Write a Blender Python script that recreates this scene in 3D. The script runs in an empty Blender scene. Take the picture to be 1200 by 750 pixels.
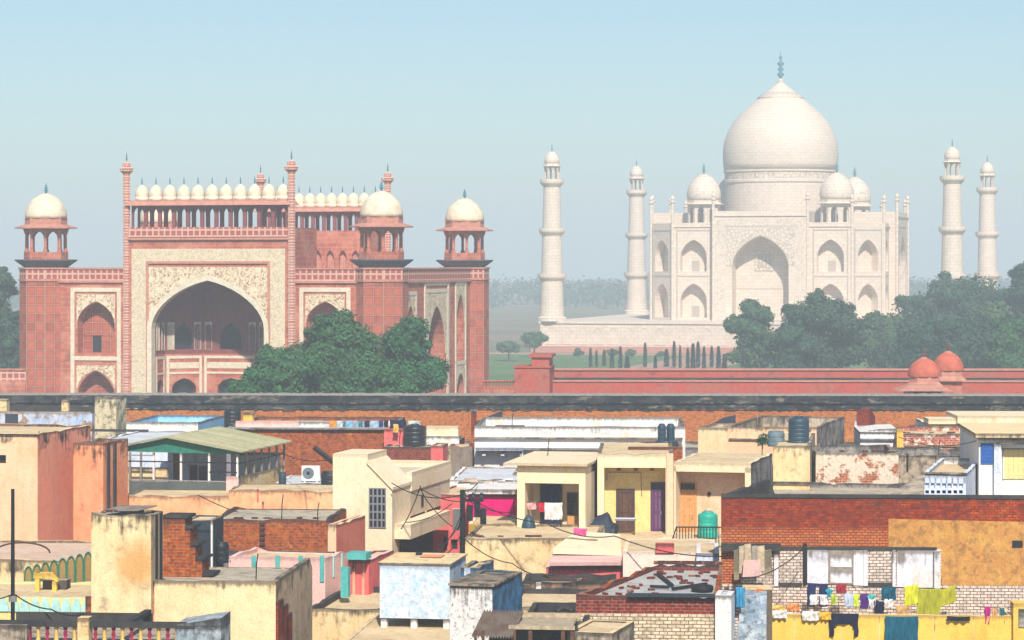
import bpy, math, random
from mathutils import Vector, Matrix
R = math.radians
random.seed(11)
SC = bpy.context.scene
COL = SC.collection
# ------------------------------------------------------------------ camera, world, sun, exposure
F, HY, CX, HC = 3093.0, 310.0, 600.0, 20.0
cd = bpy.data.cameras.new('camera'); cam = bpy.data.objects.new('camera', cd); COL.objects.link(cam)
cam.location = (0, 0, HC); cam.rotation_euler = (R(90), 0, 0)
cd.sensor_width = 36; cd.lens = 36 * F / 1200; cd.shift_y = -(375 - HY) / 1200
cd.clip_start = 1; cd.clip_end = 20000
SC.camera = cam
SUN_AZ, SUN_EL = Vector((0.11, -1.0)).normalized(), R(42)
sv = Vector((SUN_AZ.x * math.cos(SUN_EL), SUN_AZ.y * math.cos(SUN_EL), math.sin(SUN_EL)))
sl = bpy.data.lights.new('sun', 'SUN'); sl.energy = 5.0; sl.angle = R(1.5); sl.color = (1, .935, .83)
so = bpy.data.objects.new('sun', sl); COL.objects.link(so); so.rotation_euler = sv.to_track_quat('Z', 'Y').to_euler()
so.location = (-200, -300, 400)
wd = bpy.data.worlds.new('World'); SC.world = wd; wd.use_nodes = True
wn = wd.node_tree; bg = wn.nodes['Background']
sky = wn.nodes.new('ShaderNodeTexSky'); sky.sky_type = 'NISHITA'; sky.sun_disc = False
sky.sun_elevation = SUN_EL; sky.sun_rotation = math.atan2(sv.x, sv.y)
sky.air_density = 1.0; sky.dust_density = 0.6; sky.ozone_density = 2.0
tint = wn.nodes.new('ShaderNodeMix'); tint.data_type = 'RGBA'; tint.blend_type = 'MULTIPLY'; tint.inputs['Factor'].default_value = 1
tint.inputs['B'].default_value = (.84, .97, 1.03, 1)                      # the photograph's sky leans to cyan
wn.links.new(sky.outputs[0], tint.inputs['A']); wn.links.new(tint.outputs['Result'], bg.inputs[0]); bg.inputs[1].default_value = 0.09
vs = SC.view_settings
vs.view_transform = 'Standard'; vs.look = 'None'; vs.gamma = 1; vs.exposure = 0.32
SC.cycles.max_bounces = 6; SC.cycles.diffuse_bounces = 3; SC.cycles.glossy_bounces = 2; SC.cycles.volume_bounces = 2
SC.cycles.use_denoising = True
HAZE_DENSITY, HAZE_COLOR = 0.00080, (0.79, 0.90, 0.985, 1)

# ------------------------------------------------------------------ mesh builder
SHIFT = {}                      # objects whose origin was moved to the top of their mesh
class MB:
    def __init__(s): s.v = []; s.f = []; s.m = []; s.M = None
    def at(s, x=0, y=0, z=0, rot=0):
        s.M = Matrix.Translation((x, y, z)) @ Matrix.Rotation(rot, 4, 'Z'); return s
    def add(s, vs, fs, m=0):
        o = len(s.v)
        if s.M is not None: vs = [tuple(s.M @ Vector(p)) for p in vs]
        s.v += [tuple(p) for p in vs]
        for f in fs: s.f.append([o + i for i in f]); s.m.append(m)
        return s
    def box(s, x0, x1, y0, y1, z0, z1, m=0):
        return s.add([(x0,y0,z0),(x1,y0,z0),(x1,y1,z0),(x0,y1,z0),(x0,y0,z1),(x1,y0,z1),(x1,y1,z1),(x0,y1,z1)],
                     [(3,2,1,0),(4,5,6,7),(0,1,5,4),(1,2,6,5),(2,3,7,6),(3,0,4,7)], m)
    def hexa(s, b, t, m=0):          # 4 bottom points, 4 top points, counter-clockwise
        return s.add(list(b) + list(t), [(3,2,1,0),(4,5,6,7),(0,1,5,4),(1,2,6,5),(2,3,7,6),(3,0,4,7)], m)
    def prism(s, pts, z0, z1, m=0, mt=None):
        n = len(pts); vs = [(x, y, z0) for x, y in pts] + [(x, y, z1) for x, y in pts]
        s.add(vs, [(i, (i+1) % n, n+(i+1) % n, n+i) for i in range(n)] + [tuple(range(n-1, -1, -1))], m)
        return s.add([(x, y, z1) for x, y in pts], [tuple(range(n))], m if mt is None else mt)
    def yprism(s, pts, y0, y1, m=0):  # outline in x,z extruded along y
        n = len(pts); vs = [(x, y0, z) for x, z in pts] + [(x, y1, z) for x, z in pts]
        return s.add(vs, [(i, (i+1) % n, n+(i+1) % n, n+i) for i in range(n)] + [tuple(range(n)), tuple(range(2*n-1, n-1, -1))], m)
    def lathe(s, cx, cy, prof, n=16, m=0, ph=0):
        vs = []; k = len(prof)
        for r, z in prof:
            for i in range(n):
                a = 2*math.pi*(i+ph)/n; vs.append((cx + r*math.cos(a), cy + r*math.sin(a), z))
        fs = [(j*n+i, j*n+(i+1) % n, (j+1)*n+(i+1) % n, (j+1)*n+i) for j in range(k-1) for i in range(n)]
        fs += [tuple(range(n-1, -1, -1)), tuple(range((k-1)*n, k*n))]
        return s.add(vs, fs, m)
    def tube(s, pts, r, n=6, m=0):
        pts = [Vector(p) for p in pts]; vs = []; k = len(pts)
        for j, p in enumerate(pts):
            d = (pts[min(j+1, k-1)] - pts[max(j-1, 0)]).normalized()
            a = d.cross(Vector((0, 0, 1)) if abs(d.z) < .9 else Vector((1, 0, 0))).normalized(); b = d.cross(a)
            rr = r[j] if isinstance(r, (list, tuple)) else r
            vs += [tuple(p + (a*math.cos(2*math.pi*i/n) + b*math.sin(2*math.pi*i/n))*rr) for i in range(n)]
        fs = [(j*n+i, j*n+(i+1) % n, (j+1)*n+(i+1) % n, (j+1)*n+i) for j in range(k-1) for i in range(n)]
        fs += [tuple(range(n-1, -1, -1)), tuple(range((k-1)*n, k*n))]
        return s.add(vs, fs, m)
    def arch(s, x0, x1, z0, z1, y, ax0, ax1, zs, za, depth, mf=0, mr=0, mb_=None, zb=None, n=7):
        """a wall face x0..x1, z0..z1 at y with a pointed arched opening; reveals go back by depth; back face when mb_ is given"""
        zb = z0 if zb is None else zb
        c, h = (ax0+ax1)/2, (ax1-ax0)/2
        P = []
        for i in range(2*n+1):
            t = -math.cos(math.pi*i/(2*n)); P.append((c + t*h, zs + (za-zs)*(.74*math.sqrt(max(0, 1-t*t)) + .26*(1-abs(t)))))
        O = [(ax0, zb)] + P + [(ax1, zb)]
        q = lambda L: [(x, y, z) for x, z in L]
        if ax0 > x0: s.add(q([(x0,zb),(ax0,zb),(ax0,zs),(x0,zs)]), [(0,1,2,3)], mf)
        if ax1 < x1: s.add(q([(ax1,zb),(x1,zb),(x1,zs),(ax1,zs)]), [(0,1,2,3)], mf)
        if zb > z0: s.add(q([(x0,z0),(x1,z0),(x1,zb),(x0,zb)]), [(0,1,2,3)], mf)
        L = [(x0, zs)] + P[:n+1] + [(c, z1), (x0, z1)]; s.add(q(L), [tuple(range(len(L)))], mf)
        L = P[n:] + [(x1, zs), (x1, z1), (c, z1)]; s.add(q(L), [tuple(range(len(L)))], mf)
        k = len(O)
        if depth:
            s.add([(x, y, z) for x, z in O] + [(x, y+depth, z) for x, z in O], [(i, k+i, k+i+1, i+1) for i in range(k-1)] + [(k-1, 2*k-1, k, 0)], mr)
        if mb_ is not None: s.add([(x, y+depth, z) for x, z in O], [tuple(range(k))], mb_)
        return s
    def build(s, name, mats, parent=None, loc=(0,0,0), rot=0, smooth=False, org=None):
        """org: the point of the builder's coordinates that becomes the object's origin"""
        ml = mats if isinstance(mats, (list, tuple)) else [mats]
        if org is None and parent is not None and tuple(loc) == (0, 0, 0) and not rot and any(x.get('top') for x in ml): org = (0, 0, max(p[2] for p in s.v))
        if parent is not None and parent.name in SHIFT and tuple(loc) == (0, 0, 0): loc = tuple(-q for q in SHIFT[parent.name])
        me = bpy.data.meshes.new(name)
        if org is not None:
            vs = [(a-org[0], b-org[1], c-org[2]) for a, b, c in s.v]; loc = (loc[0]+org[0], loc[1]+org[1], loc[2]+org[2])
        else: vs = s.v
        me.from_pydata(vs, [], s.f)
        for mt in (mats if isinstance(mats, (list, tuple)) else [mats]): me.materials.append(mt)
        me.polygons.foreach_set('material_index', s.m)
        if smooth: me.polygons.foreach_set('use_smooth', [True]*len(s.f))
        me.update()
        o = bpy.data.objects.new(name, me); COL.objects.link(o)
        o.location = loc; o.rotation_euler = (0, 0, rot); o.parent = parent
        if org is not None: SHIFT[o.name] = org
        return o

def tag(o, label=None, cat=None, group=None, kind=None):
    if label: o['label'] = label
    if cat: o['category'] = cat
    if group: o['group'] = group
    if kind: o['kind'] = kind
    return o
def thing(name, label, cat, loc=(0,0,0), rot=0, group=None):
    o = bpy.data.objects.new(name, None); COL.objects.link(o); o.empty_display_size = .3
    o.location = loc; o.rotation_euler = (0, 0, rot)
    return tag(o, label, cat, group)
def copy_of(o, parent=None, loc=None, rot=None):
    c = o.copy(); COL.objects.link(c); c.parent = parent
    if loc is not None: c.location = loc
    if rot is not None: c.rotation_euler = (0, 0, rot)
    return c
def tree_copy(o, parent=None):
    c = copy_of(o, parent)
    for ch in list(o.children): tree_copy(ch, c)
    return c

class Fr:
    """a thing's own frame: origin at picture column px, depth Y; x along its front, y away from the viewer, turned by a degrees"""
    def __init__(s, px, Y, a=15.0, x=None):
        s.a = R(a); s.c, s.s = math.cos(s.a), math.sin(s.a)
        s.X0 = (px-CX)*Y/F if x is None else x; s.Y0 = Y
    def X(s, px, ly=0):
        k = (px-CX)/F; return (k*(s.Y0+ly*s.c) - s.X0 - ly*s.s)/(s.c + k*s.s)
    def D(s, px, lx):
        k = (px-CX)/F; return (k*(s.Y0-lx*s.s) - s.X0 - lx*s.c)/(s.s - k*s.c)
    def Z(s, py, lx=0, ly=0): return HC - (py-HY)*(s.Y0 - lx*s.s + ly*s.c)/F
    def XZ(s, px, py, ly=0): x = s.X(px, ly); return x, s.Z(py, x, ly)
    def loc(s, lx=0, ly=0, z=0): return (s.X0 + lx*s.c + ly*s.s, s.Y0 - lx*s.s + ly*s.c, z)
    def thing(s, name, label, cat, group=None, lx=0, ly=0, z=0): return thing(name, label, cat, s.loc(lx, ly, z), -s.a, group)

# ------------------------------------------------------------------ materials
class NT:
    def __init__(s, name, rough=.9, spec=.2):
        s.m = bpy.data.materials.new(name); s.m.use_nodes = True; s.t = s.m.node_tree
        s.b = s.t.nodes['Principled BSDF']; s.b.inputs['Roughness'].default_value = rough; s.b.inputs['Specular IOR Level'].default_value = spec
        s.tc = s.t.nodes.new('ShaderNodeTexCoord'); s.pos = s.tc.outputs['Object']
    def put(s, sock, v):
        if isinstance(v, bpy.types.NodeSocket): s.t.links.new(v, sock)
        elif isinstance(v, (tuple, list)) and len(v) == 3 and sock.type == 'RGBA': sock.default_value = (*v, 1)
        else: sock.default_value = v
    def n(s, typ, ins=(), out=0, **kw):
        nd = s.t.nodes.new('ShaderNode' + typ)
        for k, v in kw.items(): setattr(nd, k, v)
        for k, v in dict(ins).items(): s.put(nd.inputs[k], v)
        return nd.outputs[out]
    def noise(s, scale, detail=4, rough=.6, vec=None, dist=0):
        return s.n('TexNoise', {'Vector': vec or s.pos, 'Scale': scale, 'Detail': detail, 'Roughness': rough, 'Distortion': dist})
    def step(s, v, a, b, c=0., d=1.):
        return s.n('MapRange', {'Value': v, 'From Min': a, 'From Max': b, 'To Min': c, 'To Max': d}, interpolation_type='SMOOTHSTEP')
    def mix(s, f, a, b, mode='MIX'):
        nd = s.t.nodes.new('ShaderNodeMix'); nd.data_type = 'RGBA'; nd.blend_type = mode
        s.put(nd.inputs['Factor'], f); s.put(nd.inputs['A'], a); s.put(nd.inputs['B'], b); return nd.outputs['Result']
    def math(s, op, a, b=0.): return s.n('Math', {0: a, 1: b}, operation=op)
    def scaled(s, x, y, z): return s.n('VectorMath', {0: s.pos, 1: (x, y, z)}, operation='MULTIPLY')
    def uv(s, cyl=None, warp=0):
        sep = s.n('SeparateXYZ', {0: s.pos}, 0).node
        if cyl: u = s.math('MULTIPLY', s.math('ARCTAN2', sep.outputs[1], sep.outputs[0]), cyl)
        else: u = s.n('SeparateXYZ', {0: s.n('VectorMath', {0: s.pos, 1: s.tc.outputs['Normal']}, operation='CROSS_PRODUCT')}, 2)
        z = sep.outputs[2]
        if warp:
            z = s.math('ADD', z, s.math('MULTIPLY', s.math('SUBTRACT', s.noise(.7, 2), .5), warp))
        return s.n('CombineXYZ', {0: u, 1: z})
    def z(s): return s.n('SeparateXYZ', {0: s.pos}, 2)
    def brick(s, vec, c1, c2, mortar, w, h, ms, off=.5, bias=0.):
        return s.n('TexBrick', {'Vector': vec, 'Color1': c1, 'Color2': c2, 'Mortar': mortar, 'Scale': 1., 'Mortar Size': ms, 'Mortar Smooth': .2,
                                'Bias': bias, 'Brick Width': w, 'Row Height': h}, offset=off)
    def grain(s, col, amt=.12, scale=7):
        f = s.step(s.noise(scale, 5, .7), .3, .7, 1-amt, 1+amt*.6)
        return s.mix(1., col, s.n('CombineColor', {0: f, 1: f, 2: f}), 'MULTIPLY')
    def bump(s, h, strength=.3, dist=.03):
        s.put(s.b.inputs['Normal'], s.n('Bump', {'Height': h, 'Strength': strength, 'Distance': dist}))
    def end(s, col): s.put(s.b.inputs['Base Color'], col); return s.m

def top_stain(g, col, stain, L, amt, sx=4.):
    """mould that runs down from the wall's top in uneven drips (z = 0 at the top of the wall)"""
    g.m['top'] = 1
    drip = g.noise(1., 6, .7, vec=g.scaled(sx*1.3, sx*1.3, .5)); patch = g.noise(.8, 3, .6)
    run = g.math('ADD', g.math('ADD', g.math('MULTIPLY', drip, 2.6), g.math('MULTIPLY', patch, 3.6)), -3.0)   # how far each drip runs
    f = g.step(g.math('ADD', g.math('DIVIDE', g.z(), L), run), -.35, .45)
    f = g.math('MAXIMUM', f, g.math('MULTIPLY', g.step(g.math('ADD', g.math('MULTIPLY', g.z(), 5.), g.math('MULTIPLY', drip, 1.7)), -.25, .45), .85))
    nz = g.n('SeparateXYZ', {0: g.tc.outputs['Normal']}, 2)
    f = g.math('MULTIPLY', f, g.step(g.math('ABSOLUTE', nz), .75, .4))                 # upright faces only
    return g.mix(g.math('MULTIPLY', f, amt), col, stain)
def plain(name, col, rough=.8, var=.12, scale=6, metal=0, spec=.25):
    g = NT(name, rough, spec); g.b.inputs['Metallic'].default_value = metal
    return g.end(g.grain(col, var, scale))
def vivid(c, k=1.32):
    m = .3*c[0]+.59*c[1]+.11*c[2]; return tuple(min(.88, max(.004, m+(x-m)*k)) for x in c)
def plaster(name, col, col2=None, stain=(.035,.033,.034), L=.5, amt=.85, blot=.35, peel=None, peelat=.62, bth=.6, sx=4., bs=1.5, cs=.45, patch=None):
    g = NT(name, .92, .12); col = vivid(col); col2 = vivid(col2) if col2 else None; peel = vivid(peel) if peel else None
    c2 = col2 or tuple(x*.82 for x in col)
    c = g.mix(g.step(g.noise(cs, 6, .65), .35, .65), col, c2)
    c = g.mix(g.math('MULTIPLY', g.step(g.noise(.65, 8, .7, vec=g.scaled(1, 1, .55)), .52, .68), .55), c, (col[0]*.82, col[1]*.66, col[2]*.46))   # rusty washes
    if peel:
        b = g.brick(g.uv(warp=.05), peel, tuple(x*.6 for x in peel), (.42,.37,.31), .3, .11, .02)
        c = g.mix(g.step(g.noise(.75, 9, .68), peelat, peelat+.05), c, b)
    c = g.mix(g.math('MULTIPLY', g.step(g.noise(bs, 9, .76), bth-.06, bth+.08), blot), c, stain)
    c = g.mix(g.math('MULTIPLY', g.step(g.noise(1., 6, .6, vec=g.scaled(3.2, 3.2, .16)), .52, .74), .75*blot), c, tuple(.5*x+.5*y*.5 for x, y in zip(stain, col)))
    c = g.mix(g.math('MULTIPLY', g.step(g.noise(3.2, 9, .78), .47, .66), .20+.30*blot), c, tuple(.45*x for x in col))
    c = g.mix(g.math('MULTIPLY', g.step(g.noise(.9, 5, .6, vec=g.scaled(1, 1, 1)), .55, .70), .30), c, tuple(min(.9, x*1.12) for x in col))
    if patch: px_, pz_, pr_, pc_ = patch; c = g.mix(g.math('MULTIPLY', g.step(g.math('ADD', g.n('VectorMath', {0: g.pos, 1: (px_, 0, pz_)}, 'Value', operation='DISTANCE'), g.noise(1.3, 7, .7)), pr_+.75, pr_*.4+.45), .75), c, pc_)
    if L: c = top_stain(g, c, stain, L, amt, sx)
    g.bump(g.noise(9, 6, .7), .6, .03)
    return g.end(g.grain(c, .16, 15))
def brickmat(name, c1, c2, mortar, w=.32, h=.115, ms=.014, stain=(.04,.035,.035), L=.5, amt=.8, blot=.5, white=None, whiteat=.5, hi=None, band=None):
    g = NT(name, .93, .1); c1, c2, hi = vivid(c1), vivid(c2), vivid(hi) if hi else None
    uvv = g.uv(warp=.06)
    c = g.brick(uvv, c1, c2, mortar, w, h, ms)
    if hi: c = g.mix(g.step(g.noise(.5, 6, .65), .52, .68), c, g.brick(uvv, hi, c1, mortar, w, h, ms))
    c = g.mix(g.math('MULTIPLY', g.step(g.noise(4.5, 5, .75), .44, .62), .62), c, tuple(x*.30 for x in c1))
    if band: c = g.mix(g.math('MULTIPLY', g.step(g.math('ADD', g.z(), g.math('MULTIPLY', g.noise(1.2, 7, .7), 1.1)), band+.9, band+.4), .85), c, g.brick(uvv, (.62,.19,.05), (.50,.12,.04), mortar, w, h, ms))
    if white: c = g.mix(g.step(g.noise(.9, 9, .7), whiteat, whiteat+.06), c, white)
    c = g.mix(g.math('MULTIPLY', g.step(g.noise(.9, 8, .7), .55, .72), blot), c, stain)
    if L: c = top_stain(g, c, stain, L, amt)
    g.bump(c, .5, .02)
    return g.end(g.grain(c, .22))
def structure(mb, name, mats, loc=(0,0,0), rot=0): return tag(mb.build(name, mats, None, loc, rot), kind='structure')
# ------------------------------------------------------------------ materials of the far scene
g = NT('marble', .6, .3); c = g.brick(g.uv(), (.75,.62,.51), (.67,.54,.44), (.50,.405,.32), 1.6, .8, .035)
c = g.mix(g.math('MULTIPLY', g.step(g.noise(.09, 6, .65), .5, .72), .35), c, (.60,.52,.42)); M_MARBLE = g.end(g.grain(c, .12, 2.))
def marble_round(name, rad):
    g = NT(name, .6, .3); c = g.brick(g.uv(cyl=rad), (.75,.62,.515), (.69,.565,.46), (.50,.41,.325), 1.5, .72, .04)
    c = g.mix(g.math('MULTIPLY', g.step(g.noise(.2, 6, .65), .48, .7), .3), c, (.62,.54,.44)); return g.end(g.grain(c, .12, 2.))
M_DOME = marble_round('marble_dome', 13.5); M_SHAFT = marble_round('marble_shaft', 2.3)
g = NT('marble_inlay', .6, .3); c = g.mix(g.step(g.n('TexVoronoi', {'Vector': g.pos, 'Scale': 1.1}, feature='DISTANCE_TO_EDGE'), .04, .12), (.43,.35,.28), (.70,.58,.475)); M_INLAY = g.end(g.grain(c, .1, 3))
g = NT('marble_script_band', .6, .3); f = g.math('MULTIPLY', g.step(g.noise(2.6, 3, .6, dist=1.), .50, .56), g.step(g.noise(.8, 2), .35, .5)); M_SCRIPT = g.end(g.grain(g.mix(f, (.70,.58,.475), (.50,.41,.34)), .1, 2))
M_MARBLE_LINE = plain('grey_marble_line', (.44,.37,.31))
M_BRONZE = plain('blue_bronze', (.05,.20,.26), .5, .2)
g = NT('red_sandstone', .9, .1); c = g.brick(g.uv(), (.48,.13,.078), (.37,.092,.058), (.53,.26,.18), 1.3, .55, .03)
c = g.mix(g.step(g.noise(.35, 6, .65), .42, .68), c, (.56,.24,.16)); c = g.mix(g.math('MULTIPLY', g.step(g.noise(.8, 8, .75), .49, .66), .6), c, (.19,.07,.06)); M_RED = g.end(g.grain(c, .14, 3))
g = NT('red_panels', .9, .1); c = g.brick(g.uv(), (.50,.13,.076), (.34,.08,.055), (.60,.32,.235), 1.05, .98, .045, off=0.)
c2 = g.brick(g.uv(), (1,1,1), (1,1,1), (.62,.60,.60), 1.05, .98, .15, off=0.); c = g.mix(.8, c, c2, 'MULTIPLY')
c = g.mix(g.math('MULTIPLY', g.step(g.noise(.7, 7, .7), .5, .7), .45), c, (.50,.20,.14)); M_PANEL = g.end(g.grain(c, .12, 3))
g = NT('red_fretwork', .9, .1); u = g.uv()
vor = g.n('TexVoronoi', {'Vector': g.n('VectorMath', {0: u, 1: (1.5, 1.5, 1)}, operation='MULTIPLY'), 'Scale': 1., 'Randomness': 0.}, feature='DISTANCE_TO_EDGE')
c = g.mix(g.step(vor, .10, .17), (.60,.37,.29), (.36,.09,.07)); M_FRET = g.end(g.grain(c, .12, 3))
g = NT('cream_band', .85, .15); u = g.uv(); n1 = g.n('TexVoronoi', {'Vector': u, 'Scale': 3.2}, feature='DISTANCE_TO_EDGE')
c = g.mix(g.step(n1, .02, .11), (.50,.41,.28), (.68,.57,.40)); M_BAND = g.end(g.grain(c, .12, 2))
g = NT('floral_spandrel', .85, .15); n1 = g.noise(1.5, 1.5, .5, dist=2.2)
f = g.math('MULTIPLY', g.step(g.math('ABSOLUTE', g.math('SUBTRACT', n1, .5)), .055, .025), g.step(g.noise(.9, 2), .36, .46))
f = g.math('MAXIMUM', f, g.step(g.n('TexVoronoi', {'Vector': g.uv(), 'Scale': 1.25}), .20, .14)); c = g.mix(f, (.71,.60,.42), (.36,.20,.12)); M_FLORAL = g.end(g.grain(c, .1, 2))
M_CREAM = plain('cream_stone', (.66,.58,.44), .85, .16, 2.5)
M_GDOME = plain('pale_dome_stone', (.72,.61,.45), .8, .2, 1.6)
M_REDDK = plain('deep_red_stone_and_shade', (.21,.055,.055), .9, .25, 2)
M_REDLT = plain('pale_red_and_lit_stone', (.50,.22,.16), .9, .22, 2)
M_SLATE = plain('blue_grey_bracket', (.10,.10,.13), .9, .2, 3)
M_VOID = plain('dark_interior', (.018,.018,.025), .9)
M_OLD = brickmat('old_wall_brick', (.47,.175,.075), (.36,.115,.055), (.46,.24,.13), .34, .13, .016, stain=(.07,.045,.035), L=0, blot=.35, hi=(.60,.27,.10))
g = NT('black_weathered_stone_and_shade', .95, .08); c = g.mix(g.step(g.noise(.6, 8, .7), .45, .62), (.018,.022,.028), (.062,.064,.062)); c = g.mix(g.math('MULTIPLY', g.step(g.noise(1.6, 7, .7, vec=g.scaled(.5, 1, 1.6)), .54, .64), .7), c, (.26,.22,.17))
c = g.mix(g.step(g.noise(1.1, 6, .7, vec=g.scaled(.8, 1, 1.2)), .64, .70), c, (.45,.25,.13)); M_BLACK = g.end(g.grain(c, .3, 5))

# ------------------------------------------------------------------ ground, lawns, air
g = NT('dusty_earth', .95, .05); c = g.mix(g.step(g.noise(.02, 6), .4, .6), (.24,.19,.13), (.13,.14,.08)); c = g.mix(g.step(g.noise(.6, 6), .45, .7), c, (.30,.24,.17)); M_EARTH = g.end(g.grain(c, .2, 2))
structure(MB().add([(-2400,-60,0),(2400,-60,0),(2400,3800,0),(-2400,3800,0)], [(0,1,2,3)]), 'ground', M_EARTH)
g = NT('lawn_grass', .95, .05); c = g.mix(g.step(g.noise(.05, 6), .4, .62), (.075,.16,.055), (.12,.19,.07)); M_LAWN = g.end(g.grain(c, .2, 1.2))
TA = -R(15.01)
def garden(x0, x1, y0, y1, z, name, mt):
    mb = MB(); mb.M = Matrix.Translation((64.9, 637.7, 0)) @ Matrix.Rotation(TA, 4, 'Z')
    structure(mb.box(x0, x1, y0, y1, z-.05, z), name, mt)
garden(-150, 150, -330, -62, .06, 'lawn', M_LAWN)
M_PATH = plain('sandstone_paving', (.40,.24,.17), .9, .2, .8)
garden(-9, 9, -326, -62, .10, 'path', M_PATH)
garden(-146, 146, -66, -56, .10, 'path', M_PATH)
hz = bpy.data.materials.new('haze_air'); hz.use_nodes = True; hn = hz.node_tree; hn.nodes.remove(hn.nodes['Principled BSDF'])
pv = hn.nodes.new('ShaderNodeVolumePrincipled'); pv.inputs['Color'].default_value = HAZE_COLOR; pv.inputs['Density'].default_value = HAZE_DENSITY; pv.inputs['Anisotropy'].default_value = 0.0
hn.links.new(pv.outputs[0], hn.nodes['Material Output'].inputs['Volume'])
o = MB().box(-2600, 2600, -120, 4000, -1, 76).build('haze', hz); o['kind'] = 'stuff'

# ------------------------------------------------------------------ building pieces shared by mausoleum and gateway
BULB = [(.93,0),(.985,.09),(1,.2),(.985,.32),(.93,.46),(.83,.6),(.68,.74),(.5,.85),(.31,.93),(.16,.975),(.05,1)]
ONION = [(.978,0),(.992,.08),(1,.2),(.98,.32),(.915,.44),(.81,.56),(.67,.66),(.51,.75),(.385,.82),(.24,.90),(.12,.96),(.04,1)]
HEMI = [(1,0),(1.01,.12),(.99,.26),(.93,.42),(.83,.57),(.69,.72),(.5,.85),(.3,.94),(.14,.985),(.05,1)]
def prof(sh, r, z0, h): return [(r*a, z0+h*b) for a, b in sh]
def finial_prof(z0, h, r): return [(r*.5,z0),(r*.35,z0+h*.2),(r,z0+h*.3),(r*.3,z0+h*.4),(r*.8,z0+h*.52),(r*.25,z0+h*.62),(r*.5,z0+h*.72),(r*.15,z0+h*.8),(r*.08,z0+h)]
def kiosk(parent, name, x, y, z0, r, zc, ze, zd, zt, zf, mb_base, m_col, m_eave, m_dome, m_fin, sh=HEMI, n=8, eave=1.35, ph=.5, flare=None, op=None):
    """open domed kiosk: base, columns, eave, neck, dome, finial; all heights above the parent's origin"""
    b = MB()
    if flare: b.lathe(x, y, [(r*1.02, z0-flare), (r*1.5, z0-.12), (r*1.5, z0)], n, 1, ph)
    b.lathe(x, y, [(r*1.06, z0), (r*1.06, zc)], n, 0, ph)
    root = b.build(name, [mb_base, M_SLATE], parent)
    e = MB().lathe(x, y, [(r*.98, ze-.05), (r*eave, ze-.1), (r*eave, ze+.02), (r*1.02, ze+(zd-ze)*.35), (r*1.02, zd-.002)], n, 0, ph); e.build('eave', m_eave, root)
    MB().lathe(x, y, prof(sh, r*1.0, zd, zt-zd), 24).build('dome', m_dome, root, smooth=True)
    MB().lathe(x, y, finial_prof(zt-.05, zf-zt+.05, r*.13), 8).build('finial', m_fin, root, smooth=True)
    if op:
        ar = MB(); ap = r*.96*math.cos(math.pi/8); w = 2*r*.96*math.sin(math.pi/8)
        for i in range(8):
            ar.at(x, y, 0, i*math.pi/4)
            for yy in (-ap, -ap+.25): ar.arch(-w/2, w/2, zc, ze-.04, yy, -w/2*op, w/2*op, zc+(ze-zc)*.58, zc+(ze-zc)*.86, .25 if yy == -ap else 0, 0, 0, None, n=4)
        ar.build('arcade', m_col, root)
    col = None
    for i in range(n if not op or op > .7 else 0):
        a = 2*math.pi*(i+ph)/n; px_, py_ = x + r*.93*math.cos(a), y + r*.93*math.sin(a)
        if col is None:
            w = r*.075; h = ze-zc
            col = MB().lathe(0, 0, [(w*1.5,0),(w*1.5,h*.08),(w,h*.12),(w*.85,h*.7),(w*1.6,h*.8),(w*2.2,h*.93),(w*2.6,h-.03)], 8).build('column', m_col, root, (px_, py_, zc))
        else: copy_of(col, root, (px_, py_, zc))
    return root

# ------------------------------------------------------------------ white marble mausoleum on its platform
TC = (64.9, 637.7)
def tj(x, y, z=0): v = Matrix.Rotation(TA, 4, 'Z') @ Vector((x, y, 0)); return (TC[0]+v.x, TC[1]+v.y, z)
pl = thing('marble_platform', 'broad white marble platform carrying the domed mausoleum and its minarets', 'platform', tj(0,0), TA)
b = MB().box(-47.7,47.7,-47.7,47.7,1.4,6.55); b.box(-48,48,-48,48,6.55,7.0)
for k in range(4):
    b.at(rot=k*math.pi/2)
    for i in range(26):
        x = -45 + i*3.6; b.arch(x-1.5, x+1.5, 1.8, 6.2, -47.82, x-1.1, x+1.1, 4.2, 5.6, .1, 0, 1, 0, zb=1.9, n=3)
b.build('wall', [M_MARBLE, M_MARBLE_LINE], pl)
MB().box(-49.5,49.5,-49.5,49.5,0,1.4).build('base', M_REDLT, pl)
mz = thing('mausoleum', 'great white marble domed tomb with a tall arched portal', 'mausoleum', tj(0,0,7), TA)
a_, hw, ch, ph_ = 27.5, 21.0, 6.5, 11.0
w = MB()
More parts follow.
